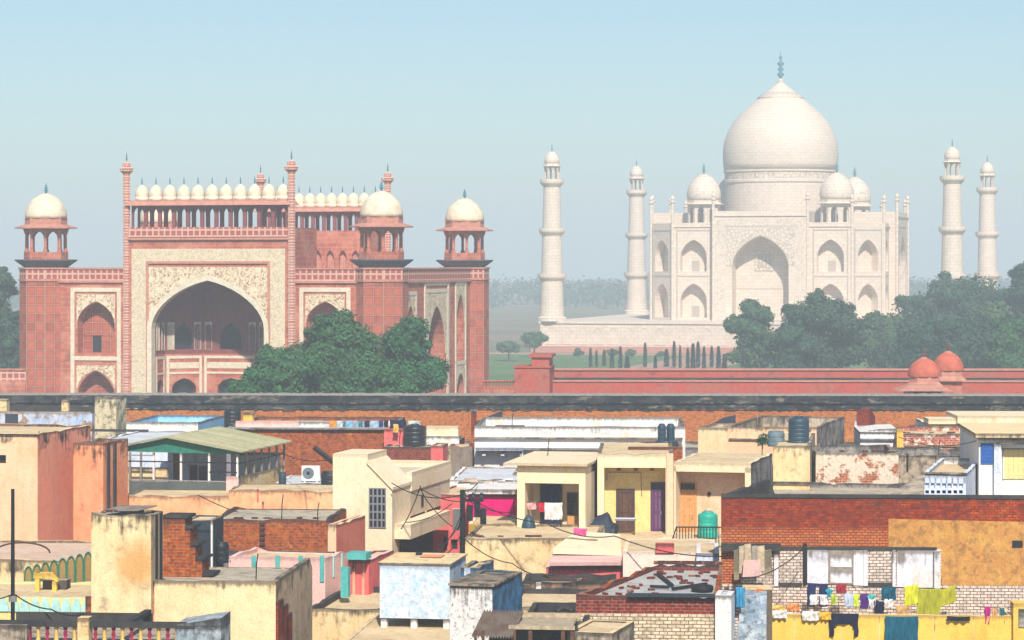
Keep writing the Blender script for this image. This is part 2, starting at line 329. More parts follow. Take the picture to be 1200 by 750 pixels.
for k in range(4):
    w.at(0, 0, -7, k*math.pi/2)
    for sgn in (-1, 1):
        x0, x1 = (ph_, hw) if sgn > 0 else (-hw, -ph_); xc = (x0+x1)/2
        w.arch(x0, x1, 7, 18.2, -a_, xc-3.1, xc+3.1, 11.6, 15.6, 2.6, 0, 0, 0, zb=7.6)
        w.arch(x0, x1, 18.2, 29.7, -a_, xc-3.1, xc+3.1, 21.9, 25.8, 2.6, 0, 0, 0, zb=18.4)
        for z0, z1 in ((7.3, 17.6), (17.9, 28.3)):
            for q in (-4.1, 3.8): w.box(xc+q, xc+q+.3, -a_-.07, -a_+.05, z0, z1, 1)
            w.box(xc-3.8, xc+3.8, -a_-.07, -a_+.05, z1-.5, z1-.2, 1)
            w.box(xc-.9, xc+.9, -a_+2.5, -a_+2.7, z0+.6, z0+3.0, 1)
        w.box(x0, x1, -a_-.25, -a_+.2, 28.7, 29.0, 0)
    L = ch*math.sqrt(2)/2; dd = (a_+hw)/math.sqrt(2)
    w.at(0, 0, -7, k*math.pi/2 + math.pi/4)
    w.arch(-L, L, 7, 18.2, -dd, -2.9, 2.9, 11.6, 15.6, 2.6, 0, 0, 0, zb=7.6)
    w.arch(-L, L, 18.2, 29.7, -dd, -2.9, 2.9, 21.9, 25.8, 2.6, 0, 0, 0, zb=18.4)
    for z0, z1 in ((7.3, 17.6), (17.9, 28.3)):
        for q in (-4.0, 3.7): w.box(q, q+.3, -dd-.07, -dd+.05, z0, z1, 1)
        w.box(-3.7, 3.7, -dd-.07, -dd+.05, z1-.5, z1-.2, 1)
w.at(0, 0, -7)
o8 = [(hw,-a_),(a_,-hw),(a_,hw),(hw,a_),(-hw,a_),(-a_,hw),(-a_,-hw),(-hw,-a_)]
w.add([(x*.97, y*.97, 28.6) for x, y in o8], [tuple(range(8))], 0)
w.add([(x*.999, y*.999, 7.02) for x, y in o8], [tuple(range(8))], 0)
w.build('walls', [M_MARBLE, M_MARBLE_LINE], mz)
for k in range(4):
    p = MB().at(0, 0, -7, k*math.pi/2); y = -a_-1.8
    p.arch(-ph_, ph_, 7, 32.4, y, -6.6, 6.6, 19.6, 26.6, 5.5, 0, 0, 0)
    p.add([(-ph_,y,7),(-ph_,y+11,7),(-ph_,y+11,32.4),(-ph_,y,32.4),(ph_,y,7),(ph_,y+11,7),(ph_,y+11,32.4),(ph_,y,32.4)], [(0,3,2,1),(4,5,6,7),(3,7,6,2),(1,2,6,5)], 0)
    for sx in (-1, 1):
        p.box(sx*9.3-.95, sx*9.3+.95, y-.1, y+.1, 7.2, 30.6, 1)
    p.box(-8.35, 8.35, y-.1, y+.1, 28.9, 30.6, 1)
    p.box(-ph_-.15, ph_+.15, y-.3, y+.2, 31.2, 31.6, 0)
    p.box(-2.2, 2.2, y+5.3, y+5.52, 18.6, 23.5, 2)
    for i in range(4): p.box(-1.5+i*.85, -1.05+i*.85, y+5.2, y+5.4, 19.2, 22.4, 3)
    root = p.build('portal', [M_MARBLE, M_SCRIPT, M_INLAY, M_MARBLE_LINE], mz)
    # inlaid spandrels: the field round the arch head, set a little proud
    s_ = MB().at(0, 0, -7, k*math.pi/2)
    s_.arch(-8.0, 8.0, 19.7, 28.5, y-.12, -6.75, 6.75, 19.7, 26.8, .12, 0, 0, None)
    s_.build('spandrel', M_INLAY, root)
MB().at(0,0,-7).lathe(0, 0, [(13.45,28.5),(13.45,39.4),(13.7,39.7),(13.7,40.2),(13.45,40.4),(13.45,42.0),(13.75,42.2),(13.75,42.6)], 48).build('drum', M_DOME, mz)
d_ = MB().at(0,0,-7); d_.lathe(0, 0, prof(ONION, 13.95, 42.6, 21.4), 64)
dome = d_.build('dome', M_DOME, mz, smooth=True)
MB().at(0,0,-7).lathe(0, 0, [(13.47,40.5),(13.5,40.5),(13.5,41.9),(13.47,41.9)], 48).build('inlay_ring', M_INLAY, mz)
MB().at(0,0,-7).lathe(0, 0, [(5.5,60.0),(5.75,60.25),(4.3,61.2),(2.6,62.3),(1.3,63.4),(.7,64.2),(.45,64.9)], 24).build('lotus_cap', M_MARBLE, dome, smooth=True)
MB().at(0,0,-7).lathe(0, 0, [(.45,64.7),(.3,65.2),(.95,65.9),(.3,66.5),(.75,67.2),(.25,67.8),(.95,68.5),(.25,69.1),(.2,69.6),(.45,70),(.1,70.5),(.06,71.6)], 10).build('finial', M_BRONZE, dome, smooth=True)
for sx, sy in ((-1,-1),(1,-1),(1,1),(-1,1)):
    kiosk(mz, 'kiosk', sx*15.8, sy*15.8, 21.5, 4.05, 22.9, 27.3, 28.2, 34.6, 37.2, M_MARBLE, M_MARBLE, M_MARBLE, M_DOME, M_BRONZE, BULB, eave=1.2, op=.56)
pin = None
def pinnacle(parent, x, y, z0, z1, r, mt):
    return MB().lathe(0, 0, [(r,0),(r,z1-z0-2.4),(r*1.7,z1-z0-2.2),(r*1.7,z1-z0-1.9),(r*.8,z1-z0-1.7),(r*1.3,z1-z0-1.2),(r*.9,z1-z0-.7),(r*.25,z1-z0-.4),(r*.15,z1-z0)], 8).build('pinnacle', mt, parent, (x, y, z0))
pb = pinnacle(mz, -ph_, -a_-1.8, 0, 30.2, .36, M_MARBLE); first = True
for k in range(4):
    for px_, py_, big in ((-ph_,-a_-1.8,1),(ph_,-a_-1.8,1),(-hw,-a_,0),(hw,-a_,0)):
        v = Matrix.Rotation(k*math.pi/2, 4, 'Z') @ Vector((px_, py_, 0))
        if first: first = False; continue
        copy_of(pb, mz, (v.x, v.y, 0 if big else -.6))

def minaret(name, x, y, label):
    t = thing(name, label, 'minaret', tj(x, y, 7), TA, 'marble minarets at the corners of the platform')
    zs = [0, 10.2, 20.6, 31.8]; rs = [2.75, 2.45, 2.2, 1.9]
    s_ = MB().lathe(0, 0, [(3.4,0),(3.4,.8),(2.8,1.1)] + [(rs[0]-(rs[0]-rs[3])*z/31.8, z) for z in (3,6,10,14,20,26,31.9)], 24); s_.build('shaft', M_SHAFT, t)
    for z, r in ((10.2,2.45),(20.6,2.15),(31.8,1.9)):
        MB().lathe(0, 0, [(r-.05,z-1.2),(r+.75,z-.25),(r+.85,z),(r+.85,z+.75),(r+.7,z+.75),(r+.7,z+.1),(r-.1,z+.1)], 20).build('balcony', M_MARBLE, t)
    kiosk(t, 'kiosk', 0, 0, 31.9, 1.75, 32.2, 35.6, 36.2, 39.0, 41.0, M_MARBLE, M_MARBLE, M_MARBLE, M_DOME, M_BRONZE, BULB, eave=1.3, op=.72)
minaret('minaret', -45.5, -45.5, 'white minaret farthest from the tomb portal, standing at the near corner beside the gateway')
minaret('minaret', -45.5, 45.5, 'white minaret rising between the outer lone minaret and the domed tomb')
minaret('minaret', 45.5, -45.5, 'taller of the two white minarets that rise behind the dark trees')
minaret('minaret', 45.5, 45.5, 'smaller of the two white minarets that rise behind the dark trees')

# ------------------------------------------------------------------ red sandstone gateway
G = Fr(245, 279.0, 15)
gt = G.thing('gateway', 'red sandstone gateway with a white framed arch and rows of small domes', 'gateway')
px0, px1 = G.X(151), G.X(338); pc = (px0+px1)/2; ph2 = (px1-px0)/2
TZ, RZ = 19.6, 18.9                       # parapet top and roof
zt = G.Z(266)
lt, rt = G.X(54, 3.0), G.X(447, 3.0)      # corner tower centres
GD = G.D(544.5, rt)                   # depth to the back tower centres
print('gate', px0, px1, lt, rt, GD, zt)
TR = 2.85
xl, xr = lt-1.2, rt+1.3                   # side walls
yf, yb = 1.6, GD+1.4
b = MB()
# front wings (either side of the portal), each with two stacked niches
for x0, x1, ax0, ax1 in ((lt+1.6, px0, G.X(91,yf), G.X(134,yf)), (px1, rt-1.6, G.X(359,yf), G.X(403,yf))):
    zmid = G.Z(421, x0, yf)
    b.arch(x0, x1, 0, zmid, yf, ax0, ax1, G.Z(462,x0,yf), G.Z(434,x0,yf), 1.6, 0, 0, 2, zb=.2)
    b.arch(x0, x1, zmid, TZ-1.3, yf, ax0, ax1, G.Z(378,x0,yf), G.Z(354,x0,yf), 1.5, 0, 0, 2, zb=G.Z(414,x0,yf))
# right side wall and left side wall (turned), back wall, roof
def sidewall(rot, X, sgn):
    b.at(X, 0, 0, rot)
    f = (lambda q: q) if sgn > 0 else (lambda q: -q)
    L = sorted((f(1.0), f(yb))); m_ = (f(3.0) + f(GD))/2
    b.arch(L[0] if sgn > 0 else m_+4.6, m_-4.6 if sgn > 0 else L[1], 0, TZ-1.3, 0, *(((L[0]+m_-4.6)/2+o_ for o_ in (-.2, 3.0)) if sgn > 0 else ((L[1]+m_+4.6)/2+o_ for o_ in (-3.0, .2))), 12.5, 15.6, 1.4, 0, 0, 2, zb=8)
    b.arch(m_-4.6, m_+4.6, 0, TZ-1.3, 0, m_-3.4, m_+3.4, 10.5, 15.4, 3.5, 0, 0, 3, zb=.2)
    b.arch(m_+4.6 if sgn > 0 else L[0], L[1] if sgn > 0 else m_-4.6, 0, 8.2, 0, *(((L[1]+m_+4.6)/2+o_ for o_ in (-3.0, .2)) if sgn > 0 else ((L[0]+m_-4.6)/2+o_ for o_ in (-.2, 3.0))), 5.6, 7.6, 1.4, 0, 0, 3, zb=.2)
    b.arch(m_+4.6 if sgn > 0 else L[0], L[1] if sgn > 0 else m_-4.6, 8.2, TZ-1.3, 0, *(((L[1]+m_+4.6)/2+o_ for o_ in (-3.0, .2)) if sgn > 0 else ((L[0]+m_-4.6)/2+o_ for o_ in (-.2, 3.0))), 13.8, 16.6, 1.4, 0, 0, 3, zb=9)
    for q0, q1, z1 in ((m_-4.7, m_-4.3, TZ-1.35), (m_+4.3, m_+4.7, TZ-1.35)): b.box(q0, q1, -.12, .1, 0, z1, 1)
    b.box(m_-4.3, m_+4.3, -.10, .1, TZ-1.9, TZ-1.45, 1)
    # white frames and inlaid heads round the arches of this side
    hd = MB(); hd.at(X, 0, 0, rot)
    for x0, x1, q0, q1, zs_, za_, z1_ in ((m_-3.9, m_+3.9, m_-3.4, m_+3.4, 10.5, 15.45, 16.9), ((L[1]+m_+4.6)/2-3.2, (L[1]+m_+4.6)/2+.4, (L[1]+m_+4.6)/2-3.0, (L[1]+m_+4.6)/2+.2, 13.8, 16.65, 17.7), ((L[1]+m_+4.6)/2-3.2, (L[1]+m_+4.6)/2+.4, (L[1]+m_+4.6)/2-3.0, (L[1]+m_+4.6)/2+.2, 5.6, 7.65, 8.6), ((L[0]+m_-4.6)/2-.4, (L[0]+m_-4.6)/2+3.2, (L[0]+m_-4.6)/2-.2, (L[0]+m_-4.6)/2+3.0, 12.5, 15.65, 16.7)) if sgn > 0 else ():
        hd.arch(x0, x1, zs_-.4, z1_, -.06, q0, q1, zs_, za_, .06, 0, 1)
        for c0, c1, d0, d1 in ((x0-.4, x0, .3 if z1_ < 9 or z1_ > 16.8 and x1-x0 > 5 else 8.8, z1_+.4), (x1, x1+.4, .3 if z1_ < 9 or z1_ > 16.8 and x1-x0 > 5 else 8.8, z1_+.4), (x0, x1, z1_, z1_+.4)): hd.box(c0, c1, -.11, .04, d0, d1, 1)
    if sgn > 0: hd.build('side_inlay', [M_FLORAL, M_CREAM], gt)
    b.at()
sidewall(math.pi/2, xr, 1); sidewall(-math.pi/2, xl, -1)
b.box(xl, xr, yb-.4, yb, 0, TZ-1.3, 0)
b.add([(xl,yf,RZ-.6),(xr,yf,RZ-.6),(xr,yb,RZ-.6),(xl,yb,RZ-.6)], [(0,1,2,3)], 0)
b.build('walls', [M_RED, M_CREAM, M_PANEL, M_VOID], gt)
# white frames round the front niches
for x0, x1 in ((G.X(83,yf), G.X(142,yf)), (G.X(351,yf), G.X(411,yf))):
    fr = MB(); za, zb2 = G.Z(337,x0,yf), G.Z(421,x0,yf)
    for a0, a1, c0, c1 in ((x0, x0+.45, .3, za), (x1-.45, x1, .3, za), (x0+.45, x1-.45, za-.45, za), (x0+.45, x1-.45, zb2-.1, zb2+.35)):
        fr.box(a0, a1, yf-.1, yf+.08, c0, c1, 0)
    fr.build('niche_frame', M_CREAM, gt)
for x0, x1, ax0, ax1 in ((G.X(90,yf), G.X(135,yf), G.X(91,yf), G.X(134,yf)), (G.X(358,yf), G.X(404,yf), G.X(359,yf), G.X(403,yf))):
    for py in ((378,345,378,353), (455,428,455,433.5)):
        MB().arch(x0, x1, G.Z(py[0],x0,yf), G.Z(py[1],x0,yf), yf-.07, ax0, ax1, G.Z(py[2],x0,yf), G.Z(py[3],x0,yf), .07, 0, 0).build('spandrel', M_FLORAL, gt)
# window in the upper niche
MB().box(G.X(109,yf+1.5), G.X(119,yf+1.5), yf+1.42, yf+1.55, G.Z(412,lt,yf), G.Z(393,lt,yf)).build('window', M_VOID, gt)
# parapet with fret band
pp = MB()
def ring(z0, z1, o_, m=0, t=.35):
    X0, X1, Y0, Y1 = xl-o_, xr+o_, yf-o_, yb+o_
    pp.box(X0, px0-.02, Y0, Y0+t, z0, z1, m); pp.box(px1+.02, X1, Y0, Y0+t, z0, z1, m)
    pp.box(X0, X1, Y1-t, Y1, z0, z1, m); pp.box(X0, X0+t, Y0+t, Y1-t, z0, z1, m); pp.box(X1-t, X1, Y0+t, Y1-t, z0, z1, m)
ring(TZ-1.55, TZ-1.3, .22, 1); ring(TZ-1.3, TZ-.12, .06, 0); ring(TZ-.12, TZ+.04, .16, 1)
pp.build('parapet', [M_FRET, M_REDLT], gt)
# portals front and back
def portal(front):
    if front: M = Matrix.Translation((pc, 0, 0))
    else: M = Matrix.Translation((pc, yb+1.4, 0)) @ Matrix.Rotation(math.pi, 4, 'Z')
    zz = lambda py: G.Z(py, pc, 0)
    h = ph2 if front else ph2 - 1.3; ah = (G.X(312)-G.X(180))/2; zs, za = zz(385), zz(328.5)
    p = MB(); p.M = M
    p.arch(-h, h, 0, zt-.05, 0, -ah, ah, zs, za, .9, 0, 3, None)
    p.add([(-h,0,0),(-h,9,0),(-h,9,zt-.05),(-h,0,zt-.05),(h,0,0),(h,9,0),(h,9,zt-.05),(h,0,zt-.05)], [(0,3,2,1),(4,5,6,7),(3,7,6,2)], 0)
    # rear face above the roof with a row of blind arches
    for i in range(10):
        x0 = -h + i*2*h/10; x1 = x0 + 2*h/10
        p.M = M @ Matrix.Translation((0, 9, 0)) @ Matrix.Rotation(math.pi, 4, 'Z')
        p.arch(-x1, -x0, RZ-.7, zt-.05, 0, -x1+.3, -x0-.3, RZ+1.9, RZ+2.75, .5, 0, 0, 2, zb=RZ-.1, n=4)
    p.M = M
    # framed bands: cream outer field, red fillet, floral spandrel
    def frame(o0, o1, top0, top1, y, m):
        p.box(-o0, -o1, y, .05, 0, top0, m); p.box(o1, o0, y, .05, 0, top0, m); p.box(-o1, o1, y, .05, top1, top0, m)
    frame(h-.35, h-2.0, zz(291.5), zz(306), -.10, 1)
    frame(h-2.0, h-2.3, zz(306), zz(309), -.16, 4)
    p.arch(-(h-2.3), h-2.3, 0, zz(313), -.08, -ah-.02, ah+.02, zs, za+.05, .1, 5, 3)
    p.arch(-ah-.5, ah+.5, 0, za+.75, -.15, -ah-.03, ah+.03, zs, za+.06, .1, 3, 3) if False else None
    p.box(-h-.15, h+.15, -.28, .2, zz(281), zz(278.5), 4)
    p.box(-h-.05, h+.05, -.12, .2, zz(277.5), zt-.02, 6)
    root = p.build('portal', [M_RED, M_BAND, M_REDLT, M_CREAM, M_REDLT, M_FLORAL, M_FRET], gt)
    # white arch edging
    e = MB(); e.M = M; n = 10
    pts = []
    for i in range(2*n+1):
        t = -math.cos(math.pi*i/(2*n)); g_ = .74*math.sqrt(max(0,1-t*t)) + .26*(1-abs(t)); pts.append((t, g_))
    inn = [(-ah+.02, .2)] + [(t*(ah-.02), zs+(za-zs)*q-.01) for t, q in pts] + [(ah-.02, .2)]
    out = [(-ah-.5, .2)] + [(t*(ah+.5), zs+(za-zs+.6)*q) for t, q in pts] + [(ah+.5, .2)]
    k = len(inn)
    e.add([(x,-.2,z) for x, z in inn] + [(x,-.2,z) for x, z in out] + [(x,.3,z) for x, z in inn], [f for i in range(k-1) for f in ((i,i+1,k+i+1,k+i),(i,2*k+i,2*k+i+1,i+1))])
    e.build('arch_edging', M_CREAM, root)
    # deep recess: half octagon with lower framed panels and upper niches
    r_ = MB(); r_.M = M; dp = 6.6; pl2 = [(-ah,.9),(-ah,3.6),(-ah*.5,dp),(ah*.5,dp),(ah,3.6),(ah,.9)]
    zm = zz(417)
    for (xa, ya), (xb, ybb) in zip(pl2[:-1], pl2[1:]):
        L = math.hypot(xb-xa, ybb-ya); ang = math.atan2(ybb-ya, xb-xa)
        r_.M = M @ Matrix.Translation((xa, ya, 0)) @ Matrix.Rotation(ang, 4, 'Z'); q = L*.5
        aw = min(L*.26, 1.25)
        r_.arch(0, L, zm, za+.4, 0, q-aw, q+aw, zz(398), zz(380), .8, 0, 0, 1, zb=zm+.5, n=5)  # upper zone in darker red: the arch's shadow is put into the colour
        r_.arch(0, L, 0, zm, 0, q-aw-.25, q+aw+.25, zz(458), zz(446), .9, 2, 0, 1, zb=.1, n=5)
        for x0, x1, z0, z1 in ((.15,.45,.3,zm-.2),(L-.45,L-.15,.3,zm-.2),(.45,L-.45,zm-.5,zm-.2),(.45,L-.45,zz(441),zz(438.5))): r_.box(x0, x1, -.07, .05, z0, z1, 3)
        if L > 4: r_.box(.5, L-.5, -.05, .05, zz(434.5), zz(427), 3)
        for x0 in (.25, L-1.05): r_.arch(x0, x0+.8, zz(412), zz(379), -.06, x0+.04, x0+.76, zz(385), zz(381), .06, 3, 3, 3, zb=zz(411.8), n=3)
    r_.M = M
    vault = [(x, y, za+.35) for x, y in pl2]; r_.add(vault, [tuple(range(len(vault)))], 0)
    fl = [(x, y, .15) for x, y in pl2]; r_.add(fl, [tuple(range(len(fl)))], 2)
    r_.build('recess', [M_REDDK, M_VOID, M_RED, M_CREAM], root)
    # gallery: open arcade under a row of small domes
    ga = MB(); ga.M = M; z0, z1, z2 = zt, zt+2.35, zt+2.75
    for yy in (.25, 1.9):
        for i in range(11):
            w_ = 2*(h-.2)/11; x0 = -h+.2+i*w_; ga.arch(x0, x0+w_, z0, z1, yy, x0+.2, x0+w_-.2, z0+1.45, z1-.12, .28, 0, 0, None, n=4)
            ga.arch(x0, x0+w_, z0, z1, yy+.28, x0+.2, x0+w_-.2, z0+1.45, z1-.12, 0, 0, 0, None, n=4)
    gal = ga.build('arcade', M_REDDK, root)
    MB_ = MB(); MB_.M = M; MB_.hexa([(-h-.3,-.5,z1-.05),(h+.3,-.5,z1-.05),(h+.3,2.8,z1-.05),(-h-.3,2.8,z1-.05)], [(-h,-.0,z1+.35),(h,-.0,z1+.35),(h,2.4,z1+.35),(-h,2.4,z1+.35)]); MB_.box(-h+.05, h-.05, .1, 2.3, z1+.35, z2+.1)
    MB_.build('eave', M_REDLT, root)
    dm = fn = None
    for i in range(11):
        x = -h + .2 + (i+.5)*2*(h-.2)/11; v = M @ Vector((x, 1.2, z2+.1))
        if dm is None:
            dm = MB().lathe(0, 0, [(.70,0),(.70,.35)] + prof(BULB, .74, .35, 1.35), 14).build('small_dome', M_GDOME, gt, v, smooth=True)
            fn = MB().lathe(0, 0, finial_prof(1.65, .95, .12), 6).build('finial', M_BRONZE, dm)
        else:
            d2 = copy_of(dm, gt, v); copy_of(fn, d2)
portal(True); portal(False)
# slender engaged shafts with flower caps at the portal corners
def shaft(x, y):
    s_ = MB(); z1 = G.Z(203)
    prof_ = [(.42, 0)]
    z = .6
    while z < z1: prof_ += [(.40, z-.06), (.46, z), (.40, z+.06)]; z += .75
    s_.lathe(0, 0, prof_ + [(.4,z1),(.75,z1+.3),(.8,z1+.6),(.45,z1+.75),(.5,z1+1.05),(.2,z1+1.3)], 8)
    o = s_.build('engaged_shaft', M_PINK, gt, (x, y, 0)); MB().lathe(0, 0, finial_prof(z1+1.25, 1.2, .13), 6).build('finial', M_BRONZE, o)
g = NT('banded_shaft', .9, .1); c = g.brick(g.uv(cyl=.4), (.52,.24,.18), (.42,.14,.1), (.64,.44,.36), .8, .3, .06, off=0.); M_PINK = g.end(g.grain(c, .12, 3))
for x in (px0-.30, px1+.30):
    shaft(x, .1); shaft(x - (1.3 if x > pc else -1.3), yb+1.3)
# corner towers and kiosks
for i, (x, y) in enumerate(((lt,3.0),(rt,3.0),(rt,GD),(lt,GD))):
    tw = MB().lathe(0, 0, [(TR,0),(TR,TZ-1.4)], 8, 0, .5); tw.lathe(0, 0, [(TR+.12,TZ-1.4),(TR+.12,TZ-1.15)], 8, 2, .5); tw.lathe(0, 0, [(TR+.02,TZ-1.15),(TR+.02,TZ-.1)], 8, 1, .5); tw.lathe(0, 0, [(TR+.15,TZ-.1),(TR+.15,TZ+.08)], 8, 2, .5)
    t_ = tw.build('corner_tower', [M_PANEL, M_FRET, M_REDLT], gt, (x, y, 0))
    kiosk(gt, 'kiosk', x, y, TZ+.95, 2.25, TZ+1.75, 24.0, 25.0, 27.75, 28.9, M_REDDK if False else M_RED, M_RED, M_REDLT, M_GDOME, M_BRONZE, HEMI, eave=1.5, flare=.9, op=.8)
# ------------------------------------------------------------------ walls beyond the town
WA = Fr(-420, 203.9, 1.0)
def jagged(n, amp, seed): rr = random.Random(seed); return [rr.uniform(-amp, amp) for _ in range(n)]
ow = WA.thing('town_wall', 'long old brick wall with a black weathered stone top behind the roofs', 'wall')
x1 = WA.X(1560)
zt_ = lambda py: WA.Z(py, 62, 0)
b = MB(); b.box(-2, x1, 0, 1.6, 0, zt_(481)); b.build('brick_face', M_OLD, ow)
t = MB(); n = 620
def strip(z0, z1, y0, y1, amp0, amp1, seed, m=0):
    rr = random.Random(seed)
    lo = [z0 + rr.uniform(-amp0, amp0) for _ in range(n+1)]; hi = [z1 + rr.uniform(-amp1, amp1) for _ in range(n+1)]
    for i in range(n):
        xa, xb = -2 + (x1+2)*i/n, -2 + (x1+2)*(i+1)/n
        t.hexa([(xa,y0,lo[i]),(xb,y0,lo[i+1]),(xb,y1,lo[i+1]),(xa,y1,lo[i])], [(xa,y0,hi[i]),(xb,y0,hi[i+1]),(xb,y1,hi[i+1]),(xa,y1,hi[i])], m)
strip(zt_(480), zt_(473), -.12, 1.7, .10, .04, 3); strip(zt_(472.5), zt_(463.5), -.30, 1.8, .05, .05, 4); strip(zt_(463.4), zt_(462), -.36, 1.9, .01, .03, 6, 1)
M_COPE = plain('pale_coping', (.30,.27,.24), .95, .3, 3)
t.build('coping', [M_BLACK, M_COPE], ow)

RW = Fr(603, 246, 1.0)
rw = RW.thing('compound_wall', 'low red sandstone wall with a top painted pale as if lit running past the domed pavilions', 'wall')
xe = RW.X(1600)
g = NT('red_plaster', .9, .1); c = g.mix(g.step(g.noise(.25, 6, .65), .38, .66), (.46,.085,.06), (.38,.12,.085)); c = g.mix(g.math('MULTIPLY', g.step(g.noise(.9, 8, .7), .54, .68), .6), c, (.20,.05,.05)); M_REDP = g.end(g.grain(c, .16, 3))
b = MB().box(0, xe, 0, 1.1, 0, RW.Z(447.5,20)).box(-.1, xe, -.12, 1.2, RW.Z(447.5,20), RW.Z(446,20), 1)  # paler cap, the lit top is put into the colour
b.build('front_wall', [M_REDP, M_REDLT], rw)
MB().box(0, xe, 1.2, 16, RW.Z(448,20)-.6, RW.Z(448,20)-.25).build('terrace', M_BLACK, rw)  # coloured black: the shade on this terrace is in the material
MB().box(3, xe, 16, 17, 0, RW.Z(434,20,16)).box(3, xe, 15.85, 17.1, RW.Z(434,20,16), RW.Z(432,20,16), 1).build('rear_wall', [M_REDP, M_REDLT], rw)  # same pale cap painted as a lit top
TU = Fr(603, 243, 6.0)
tu = TU.thing('wall_turret', 'square red block with two ledges at the end of the low red wall', 'turret')
u1 = TU.X(644); q1 = TU.X(622)
MB().box(0, u1, 0, 5, 0, TU.Z(431)).box(-.12, u1+.12, -.12, 5.1, TU.Z(431), TU.Z(429.5)).build('base', M_REDP, tu)
MB().box(q1, u1-.1, .8, 4.4, TU.Z(429.5), TU.Z(419)).box(q1-.25, u1+.15, .55, 4.65, TU.Z(419), TU.Z(415.5)).box(q1+.3, u1-.3, 1.0, 4.2, TU.Z(424.5)-.3, TU.Z(424.5)).build('block', M_REDP, tu)
BW = Fr(565, 250, 2.0); bw = BW.thing('balustrade_wall', 'short red balustrade between the gateway and the red turret', 'balustrade')
e1 = BW.X(604)
m = MB().box(0, e1, 0, .4, 0, BW.Z(456)).box(0, e1, -.06, .46, BW.Z(447), BW.Z(445.5)); m.build('rail', M_RED, bw)
po = None
for i in range(10):
    x = .2 + i*(e1-.4)/9
    if po is None: po = MB().lathe(0, 0, [(.12,0),(.15,.1),(.09,.3),(.12,BW.Z(447)-BW.Z(456))], 8).build('baluster', M_RED, bw, (x, .2, BW.Z(456)))
    else: copy_of(po, bw, (x, .2, BW.Z(456)))
LW = Fr(-60, 285, 2.0); lw = LW.thing('garden_wall', 'red carved wall end left of the gateway tower', 'wall')
e1 = LW.X(30)
MB().box(0, e1, 0, .6, 0, LW.Z(446)).box(-.1, e1, -.1, .7, LW.Z(434), LW.Z(432)).box(0, e1, .05, .55, LW.Z(446), LW.Z(434), 1).build('wall_body', [M_RED, M_FRET], lw)
# red domed pavilions
def pavilion(px, Y, ytop, ydome0, ydome1, wpx, label):
    s = F/Y; f = Fr(px, Y, 10); r = wpx/2/s; z0, z1, zf = f.Z(ydome0), f.Z(ydome1), f.Z(ytop)
    t = f.thing('domed_pavilion', label, 'pavilion', 'red domed pavilions behind the old wall')
    MB().lathe(0, 0, [(r*1.0, 0), (r*1.0, z0-.75)], 8, 0, .5).build('drum', M_RED, t)
    MB().lathe(0, 0, [(r*1.02,z0-.8),(r*1.3,z0-.95),(r*1.3,z0-.85),(r*1.0,z0-.5),(r*.97,z0)], 8, 0, .5).build('eave', M_REDLT, t)
    d = MB()
    pr = prof(HEMI, r, z0, z1-z0); vs = []; nn = 48
    for rr, z in pr:
        for i in range(nn):
            a = 2*math.pi*i/nn; q = rr*(1+.03*abs(math.sin(a*8))); vs.append((q*math.cos(a), q*math.sin(a), z))
    d.add(vs, [(j*nn+i, j*nn+(i+1) % nn, (j+1)*nn+(i+1) % nn, (j+1)*nn+i) for j in range(len(pr)-1) for i in range(nn)])
    dm = d.build('dome', M_REDDOME, t, smooth=True)
    MB().lathe(0, 0, [(r*.34, z1-.22), (r*.30, z1-.1), (r*.12, z1+.05)], 12).build('lotus_cap', M_REDLT, dm)
    MB().lathe(0, 0, finial_prof(z1, zf-z1, r*.16), 8).build('finial', M_REDDK, dm)
M_REDDOME = plain('red_dome', (.50,.115,.065), .8, .22, 2.5)
pavilion(1083, 236, 407, 441, 419, 37, 'nearer red ribbed dome with a lotus cap behind the old wall')
pavilion(1111, 241, 400, 434, 412, 35, 'higher red ribbed dome standing just behind its twin')
HP = Fr(1052, 231, 3); hp = HP.thing('hipped_pavilion', 'low red hipped roof pavilion with dark openings below the red domes', 'pavilion')
e1 = HP.X(1119); zr, ze = HP.Z(452), HP.Z(458.5)
MB().hexa([(0,0,ze),(e1,0,ze),(e1,5,ze),(0,5,ze)], [(1.2,1.6,zr),(e1-1.2,1.6,zr),(e1-1.2,3.4,zr),(1.2,3.4,zr)]).build('roof', M_REDLT, hp)
MB().box(.9, e1-.9, .8, 4.2, 0, ze-1.6).box(.9, 1.2, .8, 4.2, ze-1.6, ze).box(e1-1.2, e1-.9, .8, 4.2, ze-1.6, ze).box(2.3, 2.6, .8, 1.1, ze-1.6, ze).build('walls', M_RED, hp)
